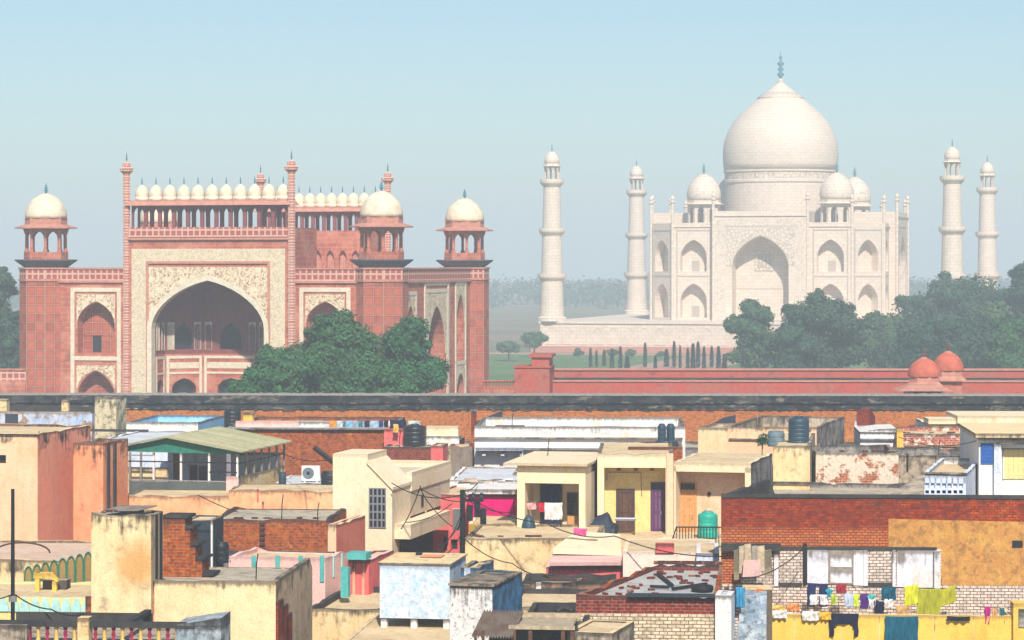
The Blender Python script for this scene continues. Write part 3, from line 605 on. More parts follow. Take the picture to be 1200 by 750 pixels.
# ------------------------------------------------------------------ trees
def foliage(name, c1, c2, c3):
    g = NT(name, .75, .25); c = g.mix(g.step(g.noise(.55, 4, .6), .35, .65), c1, c2); c = g.mix(g.step(g.noise(2.2, 3), .52, .72), c, c3)
    oi = g.n('ObjectInfo', {}, 'Random'); c = g.mix(g.math('MULTIPLY', oi, .25), c, (.10,.12,.05))
    return g.end(c)
M_LEAF = foliage('leaf_green', (.012,.074,.024), (.021,.122,.036), (.055,.20,.055))
M_LEAF2 = foliage('leaf_dark', (.014,.052,.036), (.024,.080,.046), (.04,.105,.055))
M_LEAF3 = foliage('leaf_olive', (.034,.088,.045), (.05,.115,.05), (.085,.145,.065))
M_BARK = plain('bark', (.10,.075,.055), .95, .3, 3)
def leaves(lobes, n, size, seed, flat=.0):
    rr = random.Random(seed); vs = []; fs = []
    wts = [(l[3]*l[4]*l[5])**.62 for l in lobes]
    for i in range(n):
        x, y, z, rx, ry, rz = rr.choices(lobes, wts)[0]
        d = Vector((rr.gauss(0,1), rr.gauss(0,1), rr.gauss(0,1))); d.normalize()
        q = rr.uniform(.25, 1)**.5 * rr.choice((1, 1, 1, 1.12, 1.2))
        p = Vector((x + d.x*rx*q, y + d.y*ry*q, z + d.z*rz*q))
        nrm = (d + Vector((rr.uniform(-.8,.8), rr.uniform(-.8,.8), rr.uniform(-.5,.9)))).normalized()
        a = nrm.orthogonal().normalized(); a.rotate(Matrix.Rotation(rr.uniform(0, 6.28), 3, nrm)); b_ = nrm.cross(a)
        s_ = size*rr.uniform(.55, 1.25); k = len(vs)
        vs += [tuple(p - a*s_), tuple(p - b_*s_*.5), tuple(p + a*s_), tuple(p + b_*s_*.5)]; fs.append((k, k+1, k+2, k+3))
    return vs, fs
def tree(name, label, cat, X, Y, ztop, rad, zlow, seed, mat, n=9000, size=.34, group=None, nl=13, spread=1.0, tr=None):
    rr = random.Random(seed)
    t = thing(name, label, cat, (X, Y, 0), rr.uniform(0, 6), group)
    H = ztop - zlow; cz = zlow + H*.5; lobes = []
    for i in range(nl):
        a = i*2.4 + rr.uniform(-.5, .5); q = math.sqrt((i+.5)/nl); zz = 1 - q*q*rr.uniform(.55, 1.75) - rr.uniform(0, .25)
        lr = rad*rr.uniform(.20, .42)
        lobes.append((math.cos(a)*q*rad*.74*spread, math.sin(a)*q*rad*.74*spread, cz + zz*(H*.5-lr*.55), lr, lr, lr*rr.uniform(.6, .85)))
    lobes.append((0, 0, cz, rad*.55, rad*.55, H*.36))
    for i in range(26):                                   # ragged sprays that leave the crown's outline
        l = rr.choice(lobes[:nl]); d = Vector((rr.gauss(0,1), rr.gauss(0,1), rr.gauss(.3,.9))).normalized(); q = rad*rr.uniform(.07, .15)
        lobes.append((l[0]+d.x*l[3]*1.08, l[1]+d.y*l[4]*1.08, l[2]+d.z*l[5]*1.1, q, q, q*.8))
    vs, fs = leaves(lobes, n, size, seed)
    mb = MB(); mb.v = vs; mb.f = fs; mb.m = [0]*len(fs); mb.build('crown', mat, t)
    tb = MB(); r0 = tr or rad*.07
    tb.tube([(0,0,0),(rr.uniform(-.2,.2),rr.uniform(-.2,.2),zlow*.6+.3),(0,0,zlow+H*.35),(rr.uniform(-.4,.4),rr.uniform(-.4,.4),zlow+H*.7)], [r0, r0*.8, r0*.6, r0*.25], 8)
    for l in lobes[:7]: tb.tube([(0,0,zlow+H*.12), (l[0]*.5, l[1]*.5, zlow+H*.12+(l[2]-zlow-H*.12)*.6), (l[0], l[1], l[2])], [r0*.45, r0*.3, r0*.1], 6)
    tb.build('trunk', M_BARK, t)
    return t
def treepx(name, label, px, pytop, Y, wpx, zlow, seed, mat, **k):
    s = F/Y; return tree(name, label, 'tree', (px-CX)/s, Y, HC-(pytop-HY)/s, wpx/2/s, zlow, seed, mat, **k)
GF = 'leafy trees in front of the gateway'
treepx('leafy_tree', 'tallest broad green tree right in front of the gateway', 396, 368, 246, 150, 3.5, 1, M_LEAF, n=40000, size=.21, group=GF, nl=17)
treepx('leafy_tree', 'green tree before the gateway that reaches farthest toward its side wall', 476, 373, 250, 104, 3.5, 2, M_LEAF, n=28000, size=.21, group=GF, nl=15)
treepx('leafy_tree', 'lower green tree before the foot of the great red arch', 330, 400, 240, 124, 3, 3, M_LEAF, n=28000, size=.21, group=GF, nl=15)
treepx('leafy_tree', 'small low green tree farthest to the arch opening, half behind the old wall', 294, 430, 236, 92, 3, 4, M_LEAF, n=15000, size=.2, group=GF)
treepx('leafy_tree', 'low filler tree between the tall gateway trees and the old wall', 440, 412, 236, 120, 3, 5, M_LEAF, n=22000, size=.21, group=GF)
GR = 'dark trees in front of the mausoleum'
treepx('dense_tree', 'rounded pale teal tree covering the foot of the tomb portal', 884, 344, 415, 77, 0.4, 11, M_LEAF3, n=18000, size=0.33, group=GR)
treepx('dense_tree', 'widest dark bushy tree in front of the tomb', 964, 340, 395, 127, 0.4, 12, M_LEAF2, n=28000, size=0.33, group=GR, nl=17)
treepx('dense_tree', 'lower brownish tree between the widest dark tree and the tall right hand trees', 1034, 362, 430, 84, 0.4, 13, M_LEAF3, n=18000, size=0.33, group=GR)
treepx('dense_tree', 'tall hazy tree whose top hides the base of the right minarets', 1124, 320, 470, 138, 0.4, 14, M_LEAF2, n=26000, size=0.38, group=GR, nl=17)
treepx('dense_tree', 'dark round tree directly behind the red domed pavilions', 1122, 366, 390, 138, 0.4, 15, M_LEAF2, n=26000, size=0.32, group=GR)
treepx('dense_tree', 'tallest hazy tree at the edge of the photograph right of the minarets', 1203, 302, 455, 82, 0.4, 16, M_LEAF2, n=20000, size=0.36, group=GR)
treepx('dense_tree', 'dark speckled tree at the right edge above the low red wall', 1188, 370, 375, 90, 0.4, 17, M_LEAF, n=20000, size=0.30, group=GR)
treepx('dense_tree', 'dark tree filling the gap behind the first red dome', 1072, 378, 400, 88, 0.4, 18, M_LEAF2, n=18000, size=0.32, group=GR)
treepx('dense_tree', 'hazy tree between the red domes and the tall right hand trees', 1160, 352, 430, 92, .4, 19, M_LEAF3, n=20000, size=0.33, group=GR)
treepx('dense_tree', 'low dark tree filling in beside the rounded pale teal tree', 925, 375, 388, 70, .4, 20, M_LEAF2, n=16000, size=0.30, group=GR)
treepx('dense_tree', 'pale tree standing by itself at the left edge behind the gateway', -4, 303, 372, 62, 3, 21, M_LEAF2, n=18000, size=0.30)
treepx('dense_tree', 'lower dark tree at the left edge under the pale one', 14, 352, 352, 52, 2, 22, M_LEAF2, n=16000, size=0.28)
GG = 'small trees on the palace lawn'
treepx('garden_tree', 'small round tree on the lawn nearest the gateway', 596, 400, 545, 31, 1.6, 31, M_LEAF3, n=2600, size=.42, group=GG)
treepx('garden_tree', 'taller small tree on the lawn below the lone minaret', 627, 389, 565, 33, 1.8, 32, M_LEAF3, n=2800, size=.42, group=GG)
for i, (px, py, wd_, lb) in enumerate(((678,409,13,'clipped bush below the platform, nearest the small lawn trees'),(718,409,16,'broader clipped bush in front of the marble platform'),(740,410,14,'clipped bush right beside the broader one at the platform'),(774,413,9,'smallest clipped bush amid the cypresses'))):
    treepx('clipped_bush', lb, px, py, 560, wd_, .5, 40+i, M_LEAF3, n=900, size=.35, group='clipped bushes below the platform', nl=6)
# cypress row
def cypress_mesh(seed):
    rr = random.Random(seed); vs = []; fs = []
    for i in range(700):
        z = rr.uniform(0, 1)**.8; r = .42*(1-z)**.45*min(1, z*9+.35); a = rr.uniform(0, 6.28); q = rr.uniform(.6, 1.05)
        p = Vector((r*q*math.cos(a), r*q*math.sin(a), .12+z*3.6)); d = Vector((math.cos(a), math.sin(a), .9))
        s_ = rr.uniform(.07, .17); a1 = Vector((-math.sin(a), math.cos(a), rr.uniform(-.3,.3)))*s_; k = len(vs)
        vs += [tuple(p-a1), tuple(p-d*s_*.6), tuple(p+a1), tuple(p+d*s_*1.2)]; fs.append((k,k+1,k+2,k+3))
    mb = MB(); mb.v = vs; mb.f = fs; mb.m = [0]*len(fs); return mb
cyp = cypress_mesh(9).build('cypress', M_LEAF2, None)
rr = random.Random(77); row = [(692,16),(699,13),(717,18),(727,20),(735,17),(756,22),(768,15),(790,24),(797,26),(806,19),(812,30),(818,24),(825,26),(834,18),(842,22),(849,17),(781,14),(708,12)]
for i, (px, hpx) in enumerate(row):
    Y = 470 + rr.uniform(0, 50); h = hpx*Y/F; c_ = cyp if i == 0 else copy_of(cyp)
    c_.location = ((px-CX)*Y/F, Y, .05); w_ = rr.uniform(.7, 1.35); c_.scale = (w_, w_, (h+1.2)/3.8); c_.rotation_euler = (0, 0, rr.uniform(0, 6))
    tag(c_, 'slim dark cypress standing in the row in front of the marble platform', 'tree', 'slim cypresses in front of the marble platform')
# far wood on the river bank, one mass
rr = random.Random(5); lob = []
for i in range(420):
    X = rr.uniform(-620, 720); Y = rr.uniform(1150, 1750); r = rr.uniform(10, 22); lob.append((X, Y, rr.uniform(1, 4) + (3 if X > -60 else 0), r, r, rr.uniform(5, 8)))
vs, fs = leaves(lob, 60000, 1.7, 8); mb = MB(); mb.v = vs; mb.f = fs; mb.m = [0]*len(fs); o = mb.build('distant_wood', M_LEAF2); o['kind'] = 'stuff'; o['label'] = 'hazy far wood along the river behind the tomb'
# ------------------------------------------------------------------ town: helpers
def tray(mb, x0, x1, y0, y1, z0, zt, zr, th=.18, jit=0., seed=1, holes=(), rholes=(), seg=.55, ms=0, noback=False):
    """house shell: outer walls up to zt, ragged rim, inner parapet faces down to the roof at zr; holes = (x0,x1,z0,z1,depth,material) in the front"""
    rr = random.Random(seed)
    sides = [((x0,y0),(x1,y0)), ((x1,y0),(x1,y1)), ((x1,y1),(x0,y1)), ((x0,y1),(x0,y0))]
    pts = []
    for k, (a, b) in enumerate(sides):
        L = math.hypot(b[0]-a[0], b[1]-a[1]); n = max(1, int(L/seg)) if jit else 1
        for i in range(n): t = i/n; pts.append((a[0]+(b[0]-a[0])*t, a[1]+(b[1]-a[1])*t, k))
    jit *= 1.5
    hs = [(zt + (rr.uniform(-jit, jit*.35) if rr.random() < .8 else rr.uniform(-2.2*jit, 0))) if not (noback and p[2] == 2) else zr+.03 for p in pts]
    N = len(pts); zc = zt - .45
    def inner(p): return (min(max(p[0], x0+th), x1-th), min(max(p[1], y0+th), y1-th))
    for i in range(N):
        j = (i+1) % N; a, b = pts[i], pts[j]; k = a[2]; ia, ib = inner(a), inner(b)
        m = ms if k in (1, 2, 3) else 0
        lo = zc if (k == 0 and holes) or (k == 1 and rholes) else z0
        mb.add([(a[0],a[1],lo),(b[0],b[1],lo),(b[0],b[1],hs[j]),(a[0],a[1],hs[i])], [(0,1,2,3)], m)
        mb.add([(a[0],a[1],hs[i]),(b[0],b[1],hs[j]),(ib[0],ib[1],hs[j]),(ia[0],ia[1],hs[i])], [(0,1,2,3)], 1)
        if zr < zt: mb.add([(ia[0],ia[1],hs[i]),(ib[0],ib[1],hs[j]),(ib[0],ib[1],zr),(ia[0],ia[1],zr)], [(0,1,2,3)], 2)
    if holes: holed(mb, x0, x1, y0, z0, zc, holes)
    if rholes:
        M0 = mb.M; T = Matrix.Translation((x1, 0, 0)) @ Matrix.Rotation(math.pi/2, 4, 'Z'); mb.M = T if M0 is None else M0 @ T
        holed(mb, y0, y1, 0, z0, zc, rholes, ms); mb.M = M0
def holed(mb, x0, x1, y, z0, z1, holes, m=0):
    xs = sorted({x0, x1, *[h[0] for h in holes], *[h[1] for h in holes]}); zs = sorted({z0, z1, *[h[2] for h in holes], *[h[3] for h in holes]})
    for a, b in zip(xs[:-1], xs[1:]):
        for c, d in zip(zs[:-1], zs[1:]):
            q, r = (a+b)/2, (c+d)/2
            if not any(h[0] < q < h[1] and h[2] < r < h[3] for h in holes): mb.add([(a,y,c),(b,y,c),(b,y,d),(a,y,d)], [(0,1,2,3)], m)
    for h in holes:
        a, b, c, d, dp, mm = h
        mb.add([(a,y,c),(b,y,c),(b,y,d),(a,y,d),(a,y+dp,c),(b,y+dp,c),(b,y+dp,d),(a,y+dp,d)], [(0,4,5,1),(1,5,6,2),(2,6,7,3),(3,7,4,0)], m)
        mb.add([(a,y+dp,c),(b,y+dp,c),(b,y+dp,d),(a,y+dp,d)], [(0,1,2,3)], mm)
def shear(k): M = Matrix.Identity(4); M[0][1] = k; return M
def house(name, label, px0, px1, Y, a, ytop, depth, wall, rim=None, inner=None, roof=None, drop=.5, jit=.03, th=.18, seed=1, holes=(), rholes=(), skew=0., side=None, cat='house', group=None, base=0., roofname='roof', noback=False, skew2=None):
    """a flat roofed house with its front between two picture columns; holes are (px0,px1,py0,py1,depth,material)"""
    f = Fr(px0, Y, a); x1 = f.X(px1); zt = f.Z(ytop, x1/2)
    t = f.thing(name, label, cat, group, z=base)
    if depth < 0: depth = f.D(-depth, x1)
    mb = MB()
    hh = [(f.X(h[0]), f.X(h[1]), f.Z(h[3], f.X(h[0])), f.Z(h[2], f.X(h[0])), h[4], h[5]) for h in holes]
    hh = [(p, q, r-base, s_-base, d, m) for p, q, r, s_, d, m in hh]
    ry = [(f.D(h[0], x1), f.D(h[1], x1), f.Z(h[3], x1, f.D(h[0], x1))-base, f.Z(h[2], x1, f.D(h[0], x1))-base, h[4], h[5]) for h in rholes]
    tray(mb, 0, x1, 0, depth, 0, zt-base, zt-drop-base, th, jit, seed, hh, ry, ms=4 if side else 0, noback=noback)
    def bend(m): m.v = [(x + y*(skew*(1-x/x1) + (skew if skew2 is None else skew2)*x/x1), y, z) for x, y, z in m.v]
    bend(mb); mb.build('walls', [wall, rim or M_CAPDIRT, inner or wall, M_VOID, side or wall], t, org=(0, 0, zt-base))
    rb = MB(); rb.box(th-.02, x1-th+.02, th-.02, depth-th+.02, zt-drop-.15-base, zt-drop-base); bend(rb); rb.build(roofname, roof or M_ROOF, t, org=(x1/2, depth/2, zt-drop-base))
    f.t, f.x1, f.zt, f.d, f.base = t, x1, zt, depth, base
    return f
def bxp(f, mb, p0, p1, y0_, y1_, lo, hi, m=0):
    """a box whose front face fills picture columns p0..p1 and rows hi..lo at local depth y0_"""
    xa, xb = f.X(p0, y0_), f.X(p1, y0_); xm = (xa+xb)/2; b0 = getattr(f, 'base', 0)
    return mb.box(xa, xb, y0_, y1_, f.Z(lo, xm, y0_)-b0, f.Z(hi, xm, y0_)-b0, m)
def part(f, name, mt, p0, p1, y0_, y1_, lo, hi, parent=None, label=None):
    o = bxp(f, MB(), p0, p1, y0_, y1_, lo, hi).build(name, mt, parent or f.t)
    if label: o['label'] = label
    return o
def window(f, p0, p1, hi, lo, y=0., nx=2, nz=2, mf=None, pane=None, name='window', fw=.06, bar=.03, proud=.05):
    xa, xb = f.X(p0, y), f.X(p1, y); b0 = getattr(f, 'base', 0); za, zb = f.Z(lo, xa, y)-b0, f.Z(hi, xa, y)-b0
    m = MB().box(xa, xb, y-proud, y+.02, zb-fw, zb).box(xa, xb, y-proud, y+.02, za, za+fw).box(xa, xa+fw, y-proud, y+.02, za+fw, zb-fw).box(xb-fw, xb, y-proud, y+.02, za+fw, zb-fw)
    for i in range(1, nx): q = xa+(xb-xa)*i/nx; m.box(q-bar/2, q+bar/2, y-proud*.8, y+.01, za+fw, zb-fw)
    for i in range(1, nz): q = za+(zb-za)*i/nz; m.box(xa+fw, xb-fw, y-proud*.7, y+.01, q-bar/2, q+bar/2)
    o = m.build(name, mf or M_WOODGREY, f.t); MB().box(xa+fw*.5, xb-fw*.5, y-.012, y+.015, za+fw*.5, zb-fw*.5).build('pane', pane or M_GLASS, o); return o
def door(f, p0, p1, hi, lo, y, leaf, frame=None, transom=0, label=None, planks=3):
    xa, xb = f.X(p0, y), f.X(p1, y); b0 = getattr(f, 'base', 0); za, zb = f.Z(lo, xa, y)-b0, f.Z(hi, xa, y)-b0; fw = .07
    m = MB().box(xa, xa+fw, y-.06, y+.02, za, zb).box(xb-fw, xb, y-.06, y+.02, za, zb).box(xa+fw, xb-fw, y-.06, y+.02, zb-fw, zb)
    zt_ = zb-fw
    if transom: m.box(xa+fw, xb-fw, y-.055, y+.02, zb-fw-transom-.05, zb-fw-transom); zt_ = zb-fw-transom-.05
    o = m.build('door', frame or leaf, f.t)
    if label: o['label'] = label
    l = MB(); w = (xb-xa-2*fw)/planks
    for i in range(planks): l.box(xa+fw+i*w+.006, xa+fw+(i+1)*w-.006, y-.03, y+.01, za, zt_)
    for q in (.12, .5, .84): l.box(xa+fw+.02, xb-fw-.02, y-.042, y-.028, za+(zt_-za)*q, za+(zt_-za)*q+.09)
    l.build('leaf', leaf, o)
    if transom: MB().box(xa+fw, xb-fw, y-.02, y+.01, zt_+.05, zb-fw).build('transom', M_GLASS, o)
    MB().box(xb-fw-.14, xb-fw-.10, y-.075, y-.03, za+.95, za+1.1).build('handle', M_STEEL, o)
    return o
def tank(label, px, pyb, Y, wpx, hpx, mt, group=None, name='water_tank', a=5, ribs=5, lidr=.35):
    f = Fr(px, Y, a); s = F/Y; r, h = wpx/2/s, hpx/s; z = f.Z(pyb)
    t = f.thing(name, label, 'water tank', group, z=z)
    pr = [(r*.97, 0)]; hb = h*.86
    for i in range(ribs):
        z0, z1 = hb*i/ribs, hb*(i+1)/ribs; pr += [(r*.97, z0+.01), (r, z0+(z1-z0)*.22), (r, z0+(z1-z0)*.78), (r*.965, z1-.005)]
    pr += [(r*.98, hb), (r*.9, hb+h*.05), (r*lidr*1.1, h*.965)]
    b = MB().lathe(0, 0, pr, 28).build('body', mt, t, smooth=False)
    MB().lathe(0, 0, [(r*lidr*1.05, h*.955), (r*lidr*1.15, h*.97), (r*lidr*1.1, h), (r*lidr*.5, h*1.01)], 20).build('lid', mt, t)
    MB().tube([(r*.98, -.1, h*.12), (r*1.25, -.1, h*.12), (r*1.25, -.1, -.0)], .025, 6).build('outlet_pipe', M_STEEL, t)
    return t
def at(px, py, Y): return Vector(((px-CX)*Y/F, Y, HC-(py-HY)*Y/F))
def cable(label, pts, r=.02, sag=.3, name='cable', mt=None, group=None):
    """pts: (px, py, Y) ends of each span"""
    out = []
    for (a, b) in zip(pts[:-1], pts[1:]):
        A, B = at(*a), at(*b)
        for i in range(9): t = i/8; p = A.lerp(B, t); p.z -= sag*4*t*(1-t); out.append(p)
    o0 = out[0]; o = MB().tube([tuple(p-o0) for p in out], r, 5).build(name, mt or M_CABLE, None, tuple(o0))
    return tag(o, label, 'cable', group)
CLOTHCOL = {}
def clothmat(col):
    k = tuple(round(c, 3) for c in col)
    if k not in CLOTHCOL:
        g = NT('fabric', .95, .05); w = g.n('TexNoise', {'Vector': g.scaled(6, 2, 1.2), 'Scale': 2., 'Detail': 3.})
        CLOTHCOL[k] = g.end(g.mix(g.step(w, .4, .65), col, tuple(c*.72 for c in col)))
    return CLOTHCOL[k]
SHAPES = {'rect': None,
 'shirt': [(.26,0),(.74,0),(1,.30),(.92,.95),(.80,.95),(.78,.42),(.76,1),(.24,1),(.22,.42),(.20,.95),(.08,.95),(0,.30)],
 'short_shirt': [(.3,0),(.7,0),(1,.18),(.93,.42),(.78,.36),(.8,1),(.2,1),(.22,.36),(.07,.42),(0,.18)],
 'trousers': [(.02,0),(.98,0),(1,1),(.60,1),(.56,.12),(.44,.12),(.40,1),(0,1)], 'hung_sweater': [(0,0),(1,0),(1,1),(.85,1),(.82,.55),(.70,.44),(.30,.44),(.18,.55),(.15,1),(0,1)],
 'sari': [(0,0),(1,.05),(.95,.7),(.8,1),(.55,.9),(.3,1),(.05,.85)]}
def inside(x, y, poly):
    c = False
    for i in range(len(poly)):
        (x1, y1), (x2, y2) = poly[i-1], poly[i]
        if (y1 > y) != (y2 > y) and x < (x2-x1)*(y-y1)/(y2-y1)+x1: c = not c
    return c
def cloth(name, label, cat, px0, px1, py0, py1, Y, col, shape='rect', group=None, fold=.05, nf=3., seed=0, drape=.12, slant=0.):
    s = F/Y; w, h = (px1-px0)/s, (py1-py0)/s; rr = random.Random(seed or int(px0*7+py0)); ph = rr.uniform(0, 6); nx, ny = 26, 22
    poly = SHAPES[shape]; p0 = at(px0, py0, Y); mb = MB(); idx = {}
    def P(i, j, k):
        u, v = i/nx, j/ny
        y = fold*math.sin(u*nf*6.28+ph+v*.8)*(.25+.75*v) + .02*math.sin(v*7+u*5)
        return (u*w + .012*math.sin(v*9+ph), y + (.03 if k else 0.), -v*h - slant*u*w - .02*w*math.sin(u*3.14)*(1 if shape == 'rect' else 0))
    cells = [(i, j) for i in range(nx) for j in range(ny) if poly is None or inside((i+.5)/nx, (j+.5)/ny, poly)]
    S = set(cells); vs = []
    def V(i, j, k):
        if (i, j, k) not in idx: idx[(i, j, k)] = len(vs); vs.append(P(i, j, k))
        return idx[(i, j, k)]
    fs = []
    for i, j in cells:
        fs.append((V(i,j,0), V(i,j+1,0), V(i+1,j+1,0), V(i+1,j,0))); fs.append((V(i,j,1), V(i+1,j,1), V(i+1,j+1,1), V(i,j+1,1)))
        for di, dj, (e0, e1) in ((-1,0,((i,j),(i,j+1))), (1,0,((i+1,j+1),(i+1,j))), (0,-1,((i+1,j),(i,j))), (0,1,((i,j+1),(i+1,j+1)))):
            if (i+di, j+dj) not in S: fs.append((V(*e0,0), V(*e0,1), V(*e1,1), V(*e1,0)))
    mb.add(vs, fs)
    o = mb.build(name, clothmat(col), None, tuple(p0), 0, smooth=True)
    return tag(o, label, cat, group)

# ------------------------------------------------------------------ town: materials
M_CAPDIRT = plaster('weathered_cap', (.38,.31,.24), (.17,.15,.13), L=0, blot=.85, bth=.50)
M_ROOF = plaster('lime_roof', (.70,.57,.40), (.58,.46,.32), L=0, blot=.35, bth=.58)
M_ROOFG = plaster('grey_roof', (.52,.46,.37), (.40,.36,.30), L=0, blot=.5, bth=.54)
M_ROOFW = plaster('whitewashed_roof', (.66,.66,.68), (.55,.56,.6), L=0, blot=.35, bth=.6)
M_PEACH = plaster('peach_plaster', (.80,.60,.44), (.74,.51,.36), L=.55, blot=.22)
M_SALMON = plaster('salmon_plaster', (.84,.42,.33), (.80,.36,.27), L=1.5, blot=.2, amt=.95)
M_ORANGEP = plaster('orange_pink_plaster', (.78,.40,.27), (.70,.30,.19), L=1.4, blot=.35, bth=.57, amt=.95)
M_CREAMP = plaster('cream_plaster', (.80,.67,.47), (.75,.59,.39), L=.45, blot=.30, bth=.60)
M_CREAMO = plaster('aged_cream_plaster', (.78,.66,.46), (.74,.54,.33), L=.7, blot=.5, bth=.56)
M_CREAMSTAIR = plaster('damp_cream_plaster', (.80,.67,.47), (.75,.58,.37), L=1.0, blot=.45, bth=.56, amt=.95, patch=(1.55, -1.75, .85, (.62,.29,.08)))
M_CREAMC = plaster('clean_cream_plaster', (.80,.69,.53), (.77,.64,.47), L=.15, amt=.4, blot=.12)
M_TOWER = plaster('pale_tower_plaster', (.81,.70,.55), (.78,.65,.48), L=.10, amt=.3, blot=.08)
M_YELLOWP = plaster('yellow_plaster', (.78,.56,.23), (.74,.49,.19), L=.15, amt=.5, blot=.2)
M_YELLOWV = plaster('pale_yellow_plaster', (.78,.63,.36), (.74,.58,.32), L=.0, blot=.1)
M_PINKV = plaster('shell_pink_plaster', (.82,.60,.46), (.78,.53,.40), L=.0, blot=.1)
M_PINKP = plaster('light_pink_plaster', (.80,.56,.52), (.76,.50,.46), L=.12, amt=.4, blot=.15)
M_ROSE = plaster('rose_plaster', (.68,.22,.21), (.56,.15,.16), L=.3, blot=.35)
M_MAGENTA = plaster('magenta_paint', (.62,.02,.18), (.48,.02,.16), L=.2, blot=.15)
M_WHITEP = plaster('white_plaster', (.80,.76,.72), (.70,.68,.68), L=.35, blot=.3, bth=.6)
M_WHITEB = plaster('bluish_white_plaster', (.72,.74,.82), (.60,.66,.78), L=.3, blot=.4, bth=.58)
M_BLUEW = plaster('blue_limewash', (.28,.50,.72), (.40,.60,.76), L=.15, blot=.3)
M_GREYST = plaster('grey_rubble', (.36,.33,.30), (.24,.22,.22), L=.5, blot=.8, bth=.5)
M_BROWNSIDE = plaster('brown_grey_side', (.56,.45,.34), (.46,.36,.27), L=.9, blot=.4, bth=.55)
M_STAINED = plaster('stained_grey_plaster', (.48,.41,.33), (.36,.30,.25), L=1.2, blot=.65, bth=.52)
M_BLUEPEEL = plaster('peeling_blue_wash', (.70,.73,.78), (.48,.60,.74), stain=(.22,.25,.30), L=.4, blot=.45, bth=.55, amt=.6, bs=4, cs=2.6)
M_BLUEWALL = plaster('dirty_blue_wall', (.10,.22,.36), (.06,.12,.22), L=.4, blot=.7, bth=.5)
M_SPECK = plaster('black_specked_white', (.74,.72,.72), (.66,.63,.62), stain=(.02,.02,.022), L=.9, blot=.95, bth=.57, amt=1, sx=7, bs=7)
M_BRICK = brickmat('red_brick', (.36,.070,.038), (.17,.034,.028), (.12,.05,.035), .23, .105, .017, L=.35, blot=.55, hi=(.50,.13,.05), band=-1.45)
M_BRICKD = brickmat('dark_red_brick', (.23,.045,.035), (.15,.03,.03), (.26,.14,.10), .28, .11, .018, L=.35, blot=.5)
M_BRICKR = brickmat('brown_brick', (.42,.115,.05), (.24,.06,.036), (.30,.16,.09), .26, .12, .018, L=.4, blot=.55, hi=(.58,.26,.10))
M_BRICKW = brickmat('whitewashed_brick', (.80,.68,.52), (.66,.54,.42), (.16,.10,.08), .29, .125, .017, L=0, blot=.35)
M_BRICKPEEL = brickmat('peeled_brick', (.42,.13,.07), (.32,.10,.06), (.5,.36,.26), .30, .12, .018, L=.4, blot=.35, white=(.70,.58,.45), whiteat=.43)
M_BRICKWP = brickmat('patchy_white_brick', (.44,.12,.08), (.35,.09,.06), (.55,.42,.34), .30, .12, .018, L=.25, blot=.3, white=(.76,.68,.58), whiteat=.52)
M_BRICKWW = brickmat('flaking_white_brick', (.74,.66,.60), (.62,.52,.46), (.12,.07,.06), .27, .12, .016, L=0, blot=.75, stain=(.09,.05,.045))
M_OCHRE = plaster('ochre_plaster', (.56,.345,.16), (.45,.24,.12), stain=(.12,.06,.04), L=0, blot=.5, bth=.53, cs=.9, bs=3)
M_GLASS = plain('dark_glass', (.015,.02,.03), .15, .3, 2, spec=.5)
M_WOODGREY = plain('grey_timber', (.26,.22,.18), .85, .3, 6)
M_WOODBR = plain('brown_timber', (.12,.055,.035), .8, .35, 8)
M_WOODOR = plain('orange_timber', (.62,.30,.11), .7, .2, 6)
M_PLANK = plain('weathered_plank', (.42,.33,.22), .9, .35, 4)
M_PURPLE = plain('purple_paint', (.10,.03,.12), .6, .15, 6)
M_BLUEPAINT = plain('bright_blue_paint', (.02,.10,.36), .55, .2, 5)
M_TURQ = plain('turquoise_paint', (.09,.40,.38), .6, .2, 5)
M_TURQL = plain('pale_turquoise_paint', (.38,.62,.58), .7, .15, 5)
M_DOORYEL = plain('yellow_door_paint', (.84,.66,.27), .6, .15, 5)
M_STEEL = plain('dull_steel', (.35,.35,.36), .45, .2, 8, metal=.6)
M_TANKBLK = plain('black_tank_plastic', (.012,.016,.024), .45, .25, 3, spec=.4)
M_TANKBLU = plain('blue_black_tank_plastic', (.022,.055,.085), .5, .25, 3, spec=.4)
M_TANKGRN = plain('green_tank_plastic', (.015,.36,.27), .45, .2, 3, spec=.4)
M_TANKGRY = plain('grey_tank_plastic', (.13,.19,.22), .6, .25, 3)
M_IRON = plain('black_iron', (.012,.012,.016), .6, .3, 5)
M_CABLE = plain('black_cable', (.012,.012,.016), .7)
M_TIN = plaster('rusty_grey_tin', (.27,.25,.23), (.20,.15,.12), stain=(.16,.07,.04), L=0, blot=.6, bth=.52)
M_TINDK_RECESS = plaster('dark_tin_and_recess', (.045,.055,.07), (.03,.035,.045), L=0, blot=.4)
g = NT('olive_tin_roof', .8, .2); c = g.mix(g.step(g.noise(1., 5, .7, vec=g.scaled(.12, 3.0, .12)), .38, .62), (.27,.28,.16), (.40,.36,.23)); c = g.mix(g.math('MULTIPLY', g.step(g.noise(1., 6, .7, vec=g.scaled(.25, 2., .25)), .52, .7), .6), c, (.30,.20,.11)); M_GREENROOF = g.end(g.grain(c, .2))
M_GREENP = plain('green_gable_paint', (.02,.17,.12), .7, .25, 4)
M_WIREMESH = plaster('dull_wire_mesh', (.12,.13,.125), (.08,.09,.09), L=0, blot=.3)
M_ACWHITE = plain('ac_white', (.78,.74,.66), .5, .08, 5)
M_BLACKDIRT_SHADE = plaster('black_mould_and_shade', (.035,.035,.04), (.07,.065,.06), L=0, blot=.5)
